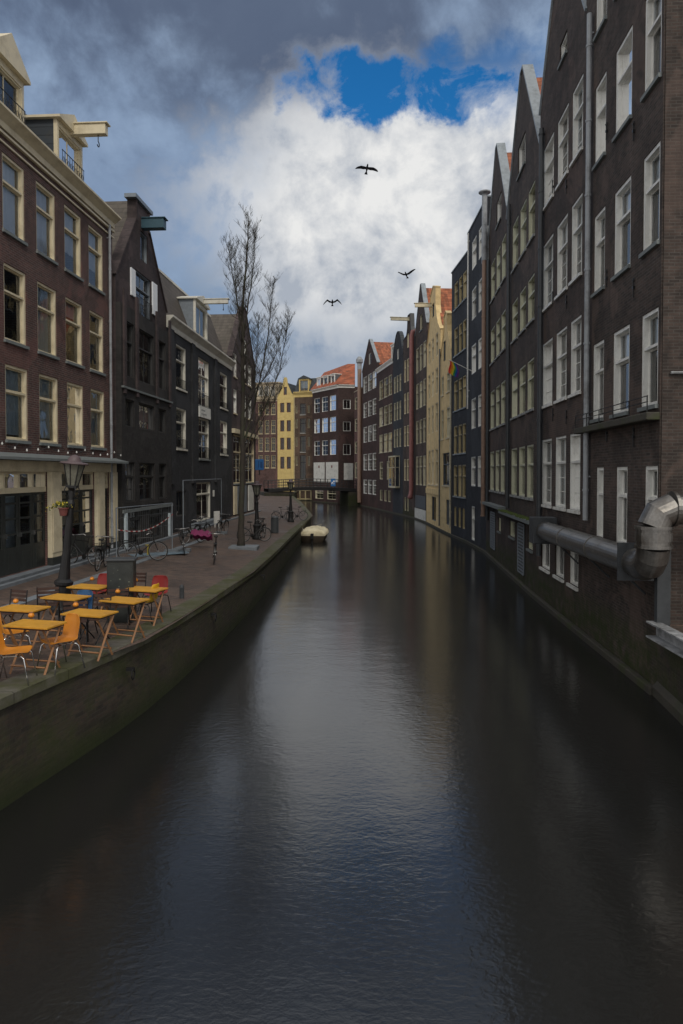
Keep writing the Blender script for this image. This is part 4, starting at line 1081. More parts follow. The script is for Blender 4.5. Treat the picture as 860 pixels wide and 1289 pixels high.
# lower elbow, riser, upper elbow made of mitred gores
Rv = .42; c0 = Bq+dv*.5; up = Vector((0, 0, 1))
pts = []
for i in range(4):
    t = math.pi/2*i/3; pts.append(c0+dv*(Rv*math.sin(t))+up*(Rv*(1-math.cos(t))))
ztop_d = EYE-.72
base = pts[-1]; riser_top = Vector((base.x, base.y, ztop_d-.32))
m = MB()
m.tube([Bq-o0]+[p_-o0 for p_ in pts], rad+.01, 28)
m.build('lower_elbow', M['steel'], du)
m = MB(); m.tube([base-o0, riser_top-o0], rad+.03, 28); m.tube([base.lerp(riser_top, .3)-o0, base.lerp(riser_top, .75)-o0], rad+.045, 28); 
for q_, d_ in ((base, up), (riser_top, up)): m.tube([q_-o0-d_*.03, q_-o0+d_*.03], rad+.055, 28)
m.build('riser', M['steel'], du)
rt = Vector((1, -.05, 0)).normalized(); m = MB(); pts2 = []
for i in range(3):
    t = math.pi/2*i/2; pts2.append(riser_top+rt*(.36*(1-math.cos(t)))+up*(.36*math.sin(t)))
m.tube([p_-o0 for p_ in pts2], rad+.015, 28)
m.build('upper_elbow', M['steel'], du)
m = MB(); e_ = pts2[-1]; m.tube([e_-o0-rt*.03, e_-o0+rt*.03], rad+.05, 28)
for i in range(3): m.tube([e_+rt*(i*1.0)-o0, e_+rt*(i*1.0+.98)-o0], rad+.01, 28); m.tube([e_+rt*(i*1.0+.95)-o0, e_+rt*(i*1.0+1.0)-o0], rad+.03, 28)
m.build('return_duct', M['steel'], du)
# brackets
for t in (.25, .6, .9):
    q = A+dv*Ln*t; nn3 = Vector((R1.nn.x, R1.nn.y, 0))
    m = MB().tube([q-o0+Vector((0, 0, -rad-.02)), q-o0+nn3*.52+Vector((0, 0, -rad-.02))], .03, 6); m.tube([q-o0+Vector((0, 0, -rad-.02)), q-o0+nn3*.5+Vector((0, 0, -rad-.5))], .025, 6); m.build('bracket', M['pipe'], du)

# rainbow flag
fl.location = (0, 0, 0)
fl.location = (FR6.p0.x, FR6.p0.y, ZB); fl.rotation_euler = (0, 0, FR6.ang)
ft = thing('rainbow_flag', 'limp rainbow flag hanging from a slanted pole over the canal', 'flag', (FR6.p0.x, FR6.p0.y, ZB), FR6.ang)
fl.location = (0, 0, 0); fl.rotation_euler = (0, 0, 0); fl.parent = ft
rc = [(.55, .02, .02), (.6, .2, .01), (.55, .45, .02), (.02, .22, .06), (.01, .06, .3), (.12, .02, .16)]
m = MB(); mats = [plain('flag stripe %s' % nme, c, .8, var=.1) for nme, c in zip(('red', 'orange', 'yellow', 'green', 'blue', 'violet'), rc)]
for si in range(6):
    m.cur = si; t0, t1 = 1-si*.065, 1-(si+1)*.065; cols_ = []
    for t in (t0, t1):
        bx_ = Vector((UF-.1*t, -.02-1.48*t, ZF+.75*t)); cols_.append([bx_+Vector((.06*math.sin(j*1.2+t*6), .05*math.cos(j*.9+t*5), -j*.14)) for j in range(7)])
    m.add(cols_[0]+cols_[1], [(j, j+1, j+8, j+7) for j in range(6)])
m.build('cloth', mats, ft)

# ---------- water, far ground ----------
k = N('canal water'); v = coords(k)
mp = k.nt.nodes.new('ShaderNodeMapping'); mp.inputs['Scale'].default_value = (1.0, 1.7, 1); mp.inputs['Rotation'].default_value = (0, 0, R(12)); k.l(v, mp.inputs[0])
w1 = noise(k, mp.outputs[0], 7.5, 3, .55, .6); w2 = noise(k, mp.outputs[0], 1.1, 3, .5, .3); w3 = noise(k, mp.outputs[0], 17, 2, .5, .3)
patch = ramp(k, noise(k, v, .22, 3, .5), [(.35, .45), (.65, 1.0)])
hgt = mth(k, 'ADD', mth(k, 'MULTIPLY', w1, .55), mth(k, 'MULTIPLY', w2, .9)); hgt = mth(k, 'ADD', hgt, mth(k, 'MULTIPLY', w3, .14)); hgt = mth(k, 'MULTIPLY', hgt, patch)
bw = bsdf(k, (.014, .0142, .0135), .14, 0, .9, hgt, .5, .016); bw.inputs['IOR'].default_value = 1.54
M['water'] = k.m
m = MB().add([(-60, -20, 0), (60, -20, 0), (60, 160, 0), (-60, 160, 0)], [(0, 1, 2, 3)])
tag(m.build('water', M['water']), kind='structure')
m = MB().add([(9, -20, ZS), (160, -20, ZS), (160, 400, ZS), (9, 400, ZS)], [(0, 1, 2, 3)])
m.add([(-400, 120, ZS-.02), (400, 120, ZS-.02), (400, 1500, ZS-.02), (-400, 1500, ZS-.02)], [(0, 1, 2, 3)])
o = m.build('land', M['paving']); o.location = (3.5, 0, -.03); tag(o, kind='structure')

# ================= things on the quay =================
def S(px, py):      # point of the street under a pixel
    z = ZS
    for _ in range(6):
        p = at_z(px, py, z); z = street_z(p.x, p.y)
    return Vector((p.x, p.y, street_z(p.x, p.y)))
def Sxy(x, y): return Vector((x, y, street_z(x, y)))
# folding tables
def table_proto():
    t = thing('folding_table', 'x', 'table'); L, Wd, H = .80, .48, .75
    MB().box(-L/2, L/2, -Wd/2, Wd/2, H-.028, H).build('tabletop', M['ytop'], t, bevel=.004)
    MB().box(-L/2+.05, L/2-.05, -Wd/2+.04, Wd/2-.04, H-.06, H-.03).build('apron', M['dwood'], t)
    for sx in (-1, 1):
        for sy in (-1, 1):
            x = sx*(L/2-.10)+sy*.018
            m = MB(); a = Vector((x, sy*(Wd/2-.06), H-.06)); b = Vector((x, -sy*(Wd/2-.02), 0.0))
            d = (b-a).normalized(); m.tube([a, b], .021, 4); m.build('leg', M['wood'], t)
    m = MB()
    for sy in (-1, 1): m.tube([(-L/2+.1, sy*(Wd/2-.07), .12), (L/2-.1, sy*(Wd/2-.07), .12)], .016, 4)
    m.build('stretcher', M['wood'], t)
    return t
TP = [((44, 783), -14, 'front folding table at the quay edge with orange chairs at both ends'),
      ((28, 762), -16, 'folding table behind the front one, cropped by the left frame edge'),
      ((113, 767.5), -18, 'folding table right of the orange chair, brown crossed leg showing'),
      ((157, 750), -18, 'folding table in front of the dark cabinet near the quay edge'),
      ((83, 747), -16, 'folding table partly hidden by the leaning lamp post'),
      ((113, 733), -16, 'folding table farthest left, behind and partly hidden by the dark cabinet'),
      ((183, 735), -18, 'farthest folding table right of the dark cabinet, beside a red chair')]
proto = None; TW = []
for i, ((px, py), rz, lab) in enumerate(TP):
    q = at_z(px, py, ZS+.75); q = Sxy(q.x, q.y)
    t = table_proto() if proto is None else copy_tree(proto)
    if proto is None: proto = t
    t.location = q; t.rotation_euler = (0, 0, R(rz+rnd.uniform(-3, 3))); TW.append((q, R(rz)))
    tag(t, 'ochre topped '+lab, 'table', 'folding cafe tables'); t.name = 'folding_table'
# candle jars
cproto = None
CL = [((17, -1), 0, 'amber candle jar on the front folding table'), ((0, 0), 1, 'amber candle jar on the table cropped by the frame edge'), ((0, 0), 2, 'amber candle jar on the table right of the orange chair'),
      ((0, 0), 3, 'amber candle jar on the table in front of the cabinet'), ((0, 0), 5, 'amber candle jar on the far left table behind the cabinet'), ((0, 0), 6, 'amber candle jar on the farthest table by the red chair')]
CP = {0: (39.5, 777), 1: (20, 759), 2: (95.5, 763.5), 3: (148.5, 746.5), 5: (116, 730.5), 6: (171, 732)}
for _, ti, lab in CL:
    px, py = CP[ti]; q = at_z(px, py, TW[ti][0].z+.752)
    if cproto is None:
        c = thing('candle_jar', 'x', 'candle')
        MB().lathe([(.045, 0), (.068, .02), (.075, .055), (.06, .09), (.042, .1), (.045, .12)], 14).build('jar', M['candle'], c, smooth=True)
        MB().lathe([(.05, .12), (.05, .13), (.02, .135)], 12).build('rim', M['wood'], c); cproto = c
    else: c = copy_tree(cproto)
    c.scale = (.66, .66, .66); c.location = (q.x, q.y, TW[ti][0].z+.7505); tag(c, lab, 'candle', 'amber candle jars on the tables'); c.name = 'candle_jar'
# shell chairs
def shell_chair(mat, tube):
    t = thing('shell_chair', 'x', 'chair')
    prof = [(.22, .44), (.20, .455), (.05, .44), (-.10, .43), (-.17, .45), (-.215, .52), (-.24, .62), (-.262, .74), (-.27, .82), (-.268, .84)]
    wid = [.20, .215, .225, .22, .21, .20, .205, .20, .175, .13]
    vs = []; nx = 8
    for (y, z), w in zip(prof, wid):
        for j in range(nx+1):
            s = -1+2*j/nx; c = abs(s)**2.4
            vs.append(Vector((s*w, y+(.05*c if z > .5 else 0), z+(.035*c if z <= .5 else 0))))
    n = len(prof); m = MB()
    m.add(vs, [(i*(nx+1)+j, i*(nx+1)+j+1, (i+1)*(nx+1)+j+1, (i+1)*(nx+1)+j) for i in range(n-1) for j in range(nx)])
    o = m.build('seat_shell', mat, t, smooth=True)
    sd = o.modifiers.new('s', 'SOLIDIFY'); sd.thickness = .012; ss = o.modifiers.new('q', 'SUBSURF'); ss.levels = 1; ss.render_levels = 1
    for sx in (-1, 1):
        MB().tube([(sx*.15, .1, .425), (sx*.19, .17, .42), (sx*.205, .2, .39), (sx*.24, .27, 0)], .0105, 8).build('leg', tube, t, smooth=True)
        MB().tube([(sx*.15, -.1, .42), (sx*.19, -.14, .41), (sx*.205, -.17, .38), (sx*.24, -.26, 0)], .0105, 8).build('leg', tube, t, smooth=True)
    MB().tube([(-.15, .1, .425), (.15, .1, .425)], .01, 6).tube([(-.15, -.1, .42), (.15, -.1, .42)], .01, 6).tube([(-.15, -.1, .42), (-.15, .1, .425)], .01, 6).tube([(.15, -.1, .42), (.15, .1, .425)], .01, 6).build('under_frame', tube, t)
    return t
def place(t, x, y, rz, lab, grp, name):
    t.location = Sxy(x, y); t.rotation_euler = (0, 0, R(rz)); tag(t, lab, 'chair', grp); t.name = name
g = 'cafe shell chairs'
c0_ = shell_chair(M['orange'], M['chrome'])       # +y is the front of the chair
place(c0_, -4.40, 10.64, 146, 'orange shell chair with chrome legs right of the front table', g, 'shell_chair')
def again(x, y, rz, lab): c = copy_tree(c0_); place(c, x, y, rz, lab, g, 'shell_chair')
again(-4.80, 9.92, -80, 'orange shell chair in side view, seat pointing right under the front table')
again(-5.42, 11.25, -60, 'orange shell chair back behind the front table at the frame edge')
again(-5.22, 9.85, -78, 'orange shell chair mostly cut off by the left frame edge')
for mt, (px, py), rz, lab in ((M['redp'], (197, 773), 170, 'red shell chair behind the farthest table'), (M['redp'], (126, 770), 165, 'red shell chair behind the far left table'),
                             (M['bluep'], (99, 800), 165, 'blue shell chair pushed under the table by the lamp post'), (M['yelp'], (184, 784), 80, 'yellow shell chair at the right end of the table before the cabinet')):
    c = shell_chair(mt, M['iron']); q = S(px, py); place(c, q.x, q.y, rz, lab, g, 'shell_chair')
# slatted bistro chairs
def bistro():
    t = thing('bistro_chair', 'x', 'chair'); m = MB()
    for i in range(6): m.box(-.2, .2, -.19+i*.065, -.14+i*.065, .44, .455)
    m.build('seat', M['dwood'], t); m = MB()
    for z in (.62, .7, .78): m.box(-.2, .2, -.235-(z-.6)*.15, -.22-(z-.6)*.15, z, z+.05)
    m.build('backrest', M['dwood'], t)
    for sx in (-1, 1):
        MB().tube([(sx*.2, -.25, .84), (sx*.2, -.2, .45), (sx*.2, .2, 0)], .012, 6).build('leg', M['iron'], t)
        MB().tube([(sx*.18, .18, .44), (sx*.18, -.24, 0)], .012, 6).build('leg', M['iron'], t)
    return t
bp_ = None
for (px, py, rz, lab) in ((96, 812, 20, 'dark slatted bistro chair left of the crossed brown leg'), (118, 808, 160, 'dark slatted bistro chair under the table right of the orange chair'),
                          (150, 790, 15, 'dark slatted bistro chair under the table before the cabinet'), (168, 768, 170, 'dark slatted bistro chair between the cabinet and the yellow chair'),
                          (62, 788, 20, 'dark slatted bistro chair beside the lamp post foot'), (12, 800, 160, 'dark slatted bistro chair under the table behind the front one'),
                          (128, 770, 100, 'dark slatted bistro chair left of the cabinet base')):
    c = bistro() if bp_ is None else copy_tree(bp_); bp_ = bp_ or c
    q = S(px, py); place(c, q.x, q.y, rz, lab, 'dark slatted bistro chairs', 'bistro_chair')

# street lamps
def lamp(label, p, H, lean=(0, 0), sc=1):
    t = thing('street_lamp', label, 'street lamp', p, 0, 'old style street lamps')
    hp = H-.70*sc
    MB().lathe([(.24, -.05), (.24, .12), (.2, .16), (.17, .3), (.17, .62), (.2, .66), (.2, .72), (.13, .78), (.11, 1.0), (.085, 1.4), (.075, hp-.5), (.09, hp-.45), (.09, hp-.38), (.06, hp-.3), (.055, hp-.1), (.1, hp-.04), (.1, hp)], 14).build('pole', M['iron'], t)
    m = MB()
    for k_ in range(4):
        a = k_*math.pi/2+math.pi/4; c, s = math.cos(a), math.sin(a)
        m.tube([(.05*c, .05*s, hp-.28), (.15*c, .15*s, hp-.2), (.17*c, .17*s, hp-.08), (.11*c, .11*s, hp+.05)], .012, 5)
    m.build('scroll_bracket', M['iron'], t)
    g0, g1 = .12, .235; z0, z1 = hp+.0, hp+.5
    MB().lathe([(g0-.01, z0), (g1-.01, z1)], 8).build('lantern_glass', M['lampglass'], t)
    m = MB()
    for k_ in range(8):
        a = k_*math.pi/4; c, s = math.cos(a), math.sin(a); m.tube([(g0*c, g0*s, z0), (g1*c, g1*s, z1)], .012, 4)
    m.lathe([(g0+.02, z0-.03), (g0+.02, z0+.02)], 12); m.build('lantern_frame', M['iron'], t)
    MB().lathe([(.30, z1-.01), (.31, z1+.01), (.27, z1+.035), (.15, z1+.05), (.14, z1+.1), (.10, z1+.17), (.05, z1+.19), (.01, z1+.2)], 20).build('lantern_cap', M['lampcap'], t, smooth=True)
    t.rotation_euler = (R(lean[0]), R(lean[1]), 0); return t
p1 = S(77, 772)
lamp('leaning near street lamp among the yellow tables, flower pot on it', p1, 3.55, (0, 5.6))
p2 = S(323.5, 679); l2 = lamp('street lamp with blue panel over it and bicycles at its foot', p2, 2.95)
p3 = S(366, 657); lamp('farther street lamp near the quay corner behind the bin', p3, 3.0)
pf = S(368.5, 640) if False else None
# blue panel on lamp 2
bpz = at_d(326.5, 585, p2.y)
sgn = thing('blue_sign', 'bright blue panel sign above the lamp post by the tree', 'sign', (bpz.x, p2.y+.02, bpz.z-.27))
MB().box(-.22, .22, 0, .04, 0, .55).build('board', M['blue'], sgn, bevel=.02)
m = MB(); m.box(-.06, -.02, -.008, -.002, .1, .45); m.box(.05, .16, -.008, -.002, .12, .42); m.build('marking', plain('darker blue print', (.005, .06, .2), .5), sgn)
MB().box(-.03, .03, .04, .08, -.25, .5).build('bracket', M['iron'], sgn)
# flower pot on lamp
zf = at_d(84, 641, p1.y)
fp = thing('flower_pot', 'small terracotta pot of trailing yellow flowers on the leaning lamp', 'flower pot', (zf.x-.02, p1.y-.12, zf.z-.14))
MB().lathe([(.065, 0), (.075, .02), (.1, .15), (.115, .155), (.115, .18), (.09, .18)], 14).build('pot', M['terracotta'], fp, smooth=False)
rr = random.Random(2); m = MB(); m2 = MB(); mk = MB()
for i in range(220):
    a = rr.uniform(0, 6.28); r_ = abs(rr.gauss(.05, .12)); x = r_*math.cos(a)-abs(rr.gauss(0, .1)); y = r_*math.sin(a)*.6; z = .2+rr.uniform(0, .12)-max(0, abs(x)-.12)*.5
    s = rr.uniform(.012, .028); q = Vector((x, y, z)); d1 = Vector((rr.gauss(0, 1), rr.gauss(0, 1), rr.gauss(0, 1))).normalized()*s; d2 = d1.orthogonal().normalized()*s*.6
    (m2 if rr.random() < .35 else m).add([q-d1, q-d2, q+d1, q+d2], [(0, 1, 2, 3)])
for i in range(9):
    a = i*.7; mk.tube([(0, 0, .17), (.08*math.cos(a)-.03, .05*math.sin(a), .25), (.2*math.cos(a)-.08, .1*math.sin(a), .18)], .004, 3)
m.build('foliage', M['leaf'], fp); m2.build('blossom', M['flower'], fp); mk.build('stem', M['leaf'], fp)
MB().tube([(.02, .0, .1), (.02, .12, .1)], .012, 4).build('bracket', M['iron'], fp)
# dark cabinet
q = S(150, 784)
cb = thing('utility_cabinet', 'dark sticker-spotted utility cabinet among the cafe tables', 'cabinet', (q.x, q.y+.2, q.z), R(8))
MB().box(-.27, .27, -.2, .2, 0, 1.3).build('body', M['darkdoor'], cb, bevel=.01)
MB().prism([(-.31, 1.3), (.31, 1.3), (.3, 1.34), (-.3, 1.34)], -.24, .24).build('lid', M['pipe'], cb, bevel=.01)
MB().box(-.24, .24, -.215, -.202, .08, 1.22).build('door', M['darkdoor'], cb)
m = MB(); rr = random.Random(8)
for i in range(14): x, z = rr.uniform(-.22, .19), rr.uniform(.4, 1.18); s = rr.uniform(.012, .035); m.box(x, x+s, -.219, -.217, z, z+s*.8)
m.build('sticker', plain('faded stickers', (.12, .14, .11), .6, var=.6, scale=40), cb)
# litter bin
q = S(346, 671)
bn = thing('litter_bin', 'dark grey ribbed cylindrical litter bin between two lamp posts', 'bin', q)
MB().lathe([(.2, 0), (.21, .03), (.21, .82), (.22, .83), (.22, .88), (.17, .94), (.06, .96)], 20).build('body', M['pipe'], bn)
m = MB()
for i in range(20): a = i*math.pi/10; m.tube([(.213*math.cos(a), .213*math.sin(a), .06), (.213*math.cos(a), .213*math.sin(a), .8)], .009, 4)
m.build('rib_band', M['greyframe'], bn)
# small bollard
q = S(229, 753)
b_ = MB().lathe([(.06, 0), (.06, .28), (.045, .33), (.02, .35)], 10).build('bollard', M['pipe']); b_.location = q; tag(b_, 'short brown bollard standing alone on the paving right of the tables', 'bollard')

# bicycles
def bike(frame_mat, basket=False):
    t = thing('bicycle', 'x', 'bicycle')
    for xx, in ((-.53,), (.53,)):
        m = MB()
        def ring(r, tr, n=28):
            o = len(m.v); vs = []
            for i in range(n):
                a = 2*math.pi*i/n
                for j in range(6):
                    b = 2*math.pi*j/6; rr_ = r+tr*math.cos(b); vs.append((xx+rr_*math.cos(a), tr*math.sin(b), .345+rr_*math.sin(a)))
            m.add(vs, [(i*6+j, ((i+1) % n)*6+j, ((i+1) % n)*6+(j+1) % 6, i*6+(j+1) % 6) for i in range(n) for j in range(6)])
        ring(.305, .010)
        for i in range(14):
            a = 2*math.pi*i/14; m.tube([(xx, .02*(-1)**i, .345), (xx+.3*math.cos(a), 0, .345+.3*math.sin(a))], .003, 3, False)
        m.tube([(xx, -.05, .345), (xx, .05, .345)], .025, 8); w = m.build('wheel', M['bikemetal'], t)
        m = MB(); ring(.33, .019); m.build('tyre', M['rubber'], w)
        m = MB(); n = 14; m.add([(xx+.365*math.cos(R(20+140*i/n)), s, .345+.365*math.sin(R(20+140*i/n))) for i in range(n+1) for s in (-.03, .03)], [(2*i, 2*i+1, 2*i+3, 2*i+2) for i in range(n)])
        m.build('mudguard', frame_mat, t)
    m = MB(); bb = (-.08, 0, .3); st = (-.2, 0, .82); hd = (.36, 0, .85); hb = (.4, 0, .72)
    for a, b in ((bb, st), (bb, hb), (st, hd), (bb, (-.53, 0, .345)), ((-.18, 0, .7), (-.53, 0, .345)), (hd, hb), (hb, (.53, 0, .345))): m.tube([a, b], .016, 6)
    m.tube([st, (-.22, 0, .94)], .013, 6); m.tube([hd, (.33, 0, 1.02)], .013, 6); m.build('frame', frame_mat, t)
    MB().tube([(.16, -.29, 1.0), (.24, -.26, 1.04), (.33, -.1, 1.02), (.33, .1, 1.02), (.24, .26, 1.04), (.16, .29, 1.0)], .012, 6).build('handlebar', M['bikemetal'], t)
    MB().prism([(-.36, .95), (-.1, .95), (-.12, .99), (-.3, 1.02), (-.37, 1.0)], -.07, .07).build('saddle', M['rubber'], t, bevel=.02)
    m = MB().box(-.75, -.35, -.06, .06, .74, .755); m.tube([(-.7, .05, .75), (-.55, .05, .36)], .007, 4); m.tube([(-.7, -.05, .75), (-.55, -.05, .36)], .007, 4); m.build('carrier', M['iron'], t)
    m = MB().lathe([(.09, -.006), (.09, .006)], 14).xf(Matrix.Translation((-.08, .04, .3)) @ Matrix.Rotation(math.pi/2, 4, 'X')); m.tube([(-.08, .05, .3), (.02, .07, .17)], .01, 5); m.tube([(-.08, -.05, .3), (-.18, -.07, .43)], .01, 5); m.build('crank', M['iron'], t)
    if basket:
        m = MB()
        for zz in (.78, .86, .94, 1.0): m.tube([(.4, -.16, zz), (.68, -.16, zz), (.68, .16, zz), (.4, .16, zz), (.4, -.16, zz)], .008, 4)
        for x, y in ((.4, -.16), (.54, -.16), (.68, -.16), (.68, 0), (.68, .16), (.54, .16), (.4, .16)): m.tube([(x, y, .76), (x, y, 1.02)], .007, 4)
        m.box(.4, .68, -.16, .16, .75, .76); m.build('basket', M['iron'], t)
    return t
blk = bike(M['iron']); bks = bike(M['iron'], True)
BI = [(blk, 270, 708, 99, 'black bicycle seen end-on, standing alone right of the pink cover'), (bks, 232, 697, -76, 'dark bicycle with basket facing the camera left of the pink cover'),
      (blk, 180, 706, 12, 'dark bicycle with pale wheel parked behind the barrier tape'), (bks, 128, 716, 95, 'dark bicycle with basket facing the camera beside the cafe pilaster'),
      (blk, 104, 712, 160, 'blue black bicycle leaning by the cafe doors behind the lamp'), (blk, 320, 682, 25, 'bicycle with pale round wheel chained to the lamp with blue panel'),
      (bks, 329, 676, 110, 'dark bicycle with basket behind the lamp with blue panel'), (blk, 357, 656, 14, 'bicycle left of the farther lamp post'),
      (bks, 373, 655, 175, 'bicycle with basket right of the farther lamp post'), (blk, 243, 684, 60, 'black bicycle directly behind the pink cover'), (bks, 280, 672, 80, 'dark bicycle with basket parked close to the black house wall'),
      (blk, 254, 678, 75, 'dark bicycle parked between the pink cover and the black door')]
seen = set()
for pr_, px, py, rz, lab in BI:
    b_ = pr_ if id(pr_) not in seen else copy_tree(pr_); seen.add(id(pr_))
    b_.location = S(px, py); b_.rotation_euler = (R(4), 0, R(rz)); tag(b_, lab, 'bicycle', 'bicycles parked on the quay'); b_.name = 'bicycle'
# magenta cover
q = S(254, 690); m = MB(); vs = []; rr = random.Random(4); nx, ny = 12, 8
for i in range(nx+1):
    for j in range(ny+1):
        u_, v_ = i/nx, j/ny; x = (u_-.5)*.85; z = .82-.1*u_-.42*abs(v_-.5)*2*(.5+.5*v_)+.04*math.sin(i*1.7+j); y = (v_-.5)*.5+.03*math.sin(i*2.1)
        vs.append((x, y, z))
m.add(vs, [(i*(ny+1)+j, i*(ny+1)+j+1, (i+1)*(ny+1)+j+1, (i+1)*(ny+1)+j) for i in range(nx) for j in range(ny)])
o = m.build('bicycle_cover', M['magenta'], smooth=True); sd = o.modifiers.new('s', 'SOLIDIFY'); sd.thickness = .01
o.location = q; tag(o, 'crumpled magenta cloth cover draped over the parked bicycles', 'cover')

# fence frames before the warehouse
def hfence(label, x0, x1, yb, ytop, mat, mesh_=False, group='temporary fence frames'):
    a, b = S(x0, yb[0]), S(x1, yb[1]); L = (b-a).length; ang = math.atan2(b.y-a.y, b.x-a.x)
    H = ytop
    t = thing('fence_panel', label, 'fence', a, ang, group)
    m = MB(); m.tube([(0, 0, 0), (0, 0, H)], .022, 6); m.tube([(L, 0, 0), (L, 0, H)], .022, 6); m.tube([(0, 0, H), (L, 0, H)], .02, 6)
    m.build('frame', mat, t)
    if mesh_:
        m = MB(); n = int(L/.14)
        for i in range(1, n): m.tube([(L*i/n, 0, .1), (L*i/n, 0, H)], .0025, 3, False)
        for z in (.1, .6, 1.1, 1.6): m.tube([(0, 0, z), (L, 0, z)], .0035, 3, False)
        m.build('wire_mesh', M['zinc'], t)
    for x in (0, L): MB().box(x-.1, x+.1, -.3, .3, 0, .12).build('foot_block', M['granite'], t)
    return t, a, b
hf, fa, fb = hfence('grey wire mesh fence panel before the warehouse', 147, 217, (712, 697), 1.95, M['zinc'], True)
hfence('thin tall metal frame before the black house door', 231, 279, (694, 672), 2.9, M['zinc'])
m = MB(); n = 24; pts = [fa.lerp(fb, i/n)+Vector((.05, -.05, 1.05+.35*(i/n)-.3*math.sin(math.pi*i/n)+.15)) for i in range(n+1)]
tm = [plain('tape white', (.6, .58, .56), .5), plain('tape red', (.35, .05, .05), .5)]
for i in range(n):
    m.cur = i % 2; a, b = pts[i], pts[i+1]; m.add([a, b, b+Vector((0, .0, .04)), a+Vector((0, .0, .04))], [(0, 1, 2, 3)])
tag(m.build('barrier_tape', tm), 'red and white barrier tape sagging along the wire fence', 'tape')
q = S(190, 700); o = MB().box(-.9, 1.3, -.35, .35, .08, .12).build('ramp_board', plain('blue grey board', (.16, .22, .27), .5)); 
for zx in (-.7, 1.0): pass
o.location = (q.x, q.y+.4, q.z-.07); o.rotation_euler = (0, 0, R(35)); tag(o, 'blue grey board lying on the paving behind the fence', 'board')
q = S(186, 700); o = MB().tube([(0, 0, 0), (.02, 0, .42)], .03, 6).tube([(-.08, 0, .42), (.1, 0, .42)], .02, 6).build('yellow_stand', plain('yellow plastic stand', (.4, .33, .05), .5)); o.location = q; tag(o, 'small yellow stand beside the pale bicycle wheel', 'stand')
q = S(273, 664); o = MB().box(-.2, .2, -.03, .03, .25, .95).box(-.16, -.12, -.03, .03, 0, .25).box(.12, .16, -.03, .03, 0, .25).build('notice_board', M['white']); o.location = q; o.rotation_euler = (0, 0, R(50)); tag(o, 'small white notice board by the black house door', 'sign')
# stone slab at the tree
q = S(307, 691)
tp = S(303.5, 690)
o = MB().box(-.62, .62, -.5, .5, -.05, .13).build('tree_kerb', M['granite'], bevel=.02); o.location = (q.x, q.y+.1, q.z); tag(o, 'low dark stone block around the foot of the bare tree', 'kerb')

# ---------- bare trees ----------
def tree(base, skel, label, name, r0, seed, twigs, sp):
    rr = random.Random(seed)
    t = thing(name, label, 'tree', base)
    b = Vector(base)
    trunk = MB(); crown = MB()
    def branch(m, p, d, L, r, lev, n=6):
        pts = [p]; rs = [r]; dd = d.normalized()
        for i in range(n):
            dd = (dd+Vector((rr.gauss(0, .13), rr.gauss(0, .13), rr.gauss(.13, .08)))).normalized(); pts.append(pts[-1]+dd*L/n*rr.uniform(.8, 1.2)); rs.append(max(.0032, r*(1-.75*(i+1)/n)))
        m.tube(pts, rs, 4 if lev < 2 else 3, False)
        if lev < 3:
            for i in range(1, n+1):
                for _ in range(rr.choice(((1, 1, 2), (0, 1, 1, 2))[lev-1])):
                    a = rr.uniform(0, 6.28); side = Vector((math.cos(a), math.sin(a), 0)); nd = (dd*.8+side*rr.uniform(.4, .9)+Vector((0, 0, .15))).normalized()
                    branch(m, pts[i].lerp(pts[i-1], rr.random()), nd, L*rr.uniform(.35, .6), max(.0042, rs[i]*.6), lev+1, 4)
    for ci, (chain, ra, rb, isT, tw) in enumerate(skel):
        pts = [Vector(p)-b for p in chain]
        # resample with small wobble
        fine_ = []
        for a_, c_ in zip(pts[:-1], pts[1:]):
            for i in range(4):
                fine_.append(a_.lerp(c_, i/4)+Vector((rr.gauss(0, .012), rr.gauss(0, .03), 0)))
        fine_.append(pts[-1]); n = len(fine_); rs = [ra+(rb-ra)*(i/(n-1))**.8 for i in range(n)]
        if isT: rs[0] *= 1.35; rs[1] *= 1.1
        (trunk if isT else crown).tube(fine_, rs, 10 if isT else 6)
        s0 = tw
        for i in range(n):
            f = i/(n-1)
            if f < s0: continue
            for _ in range(rr.choice((2, 3, 3))):
                a = rr.uniform(0, 6.28); nd = Vector((math.cos(a)*.8, math.sin(a)*.8, rr.uniform(.45, 1.0)))
                branch(crown, fine_[i].lerp(fine_[max(0, i-1)], rr.random()), nd, rr.uniform(.45, 1.1)*sp*(1-.6*f), max(.007, rs[i]*.3), 1, 5)
    trunk.build('trunk', M['bark'], t, smooth=True); crown.build('crown', M['bark'], t)
    return t
D = tp.y
w = lambda px, py, dy=0: at_d(px, py, D+dy)
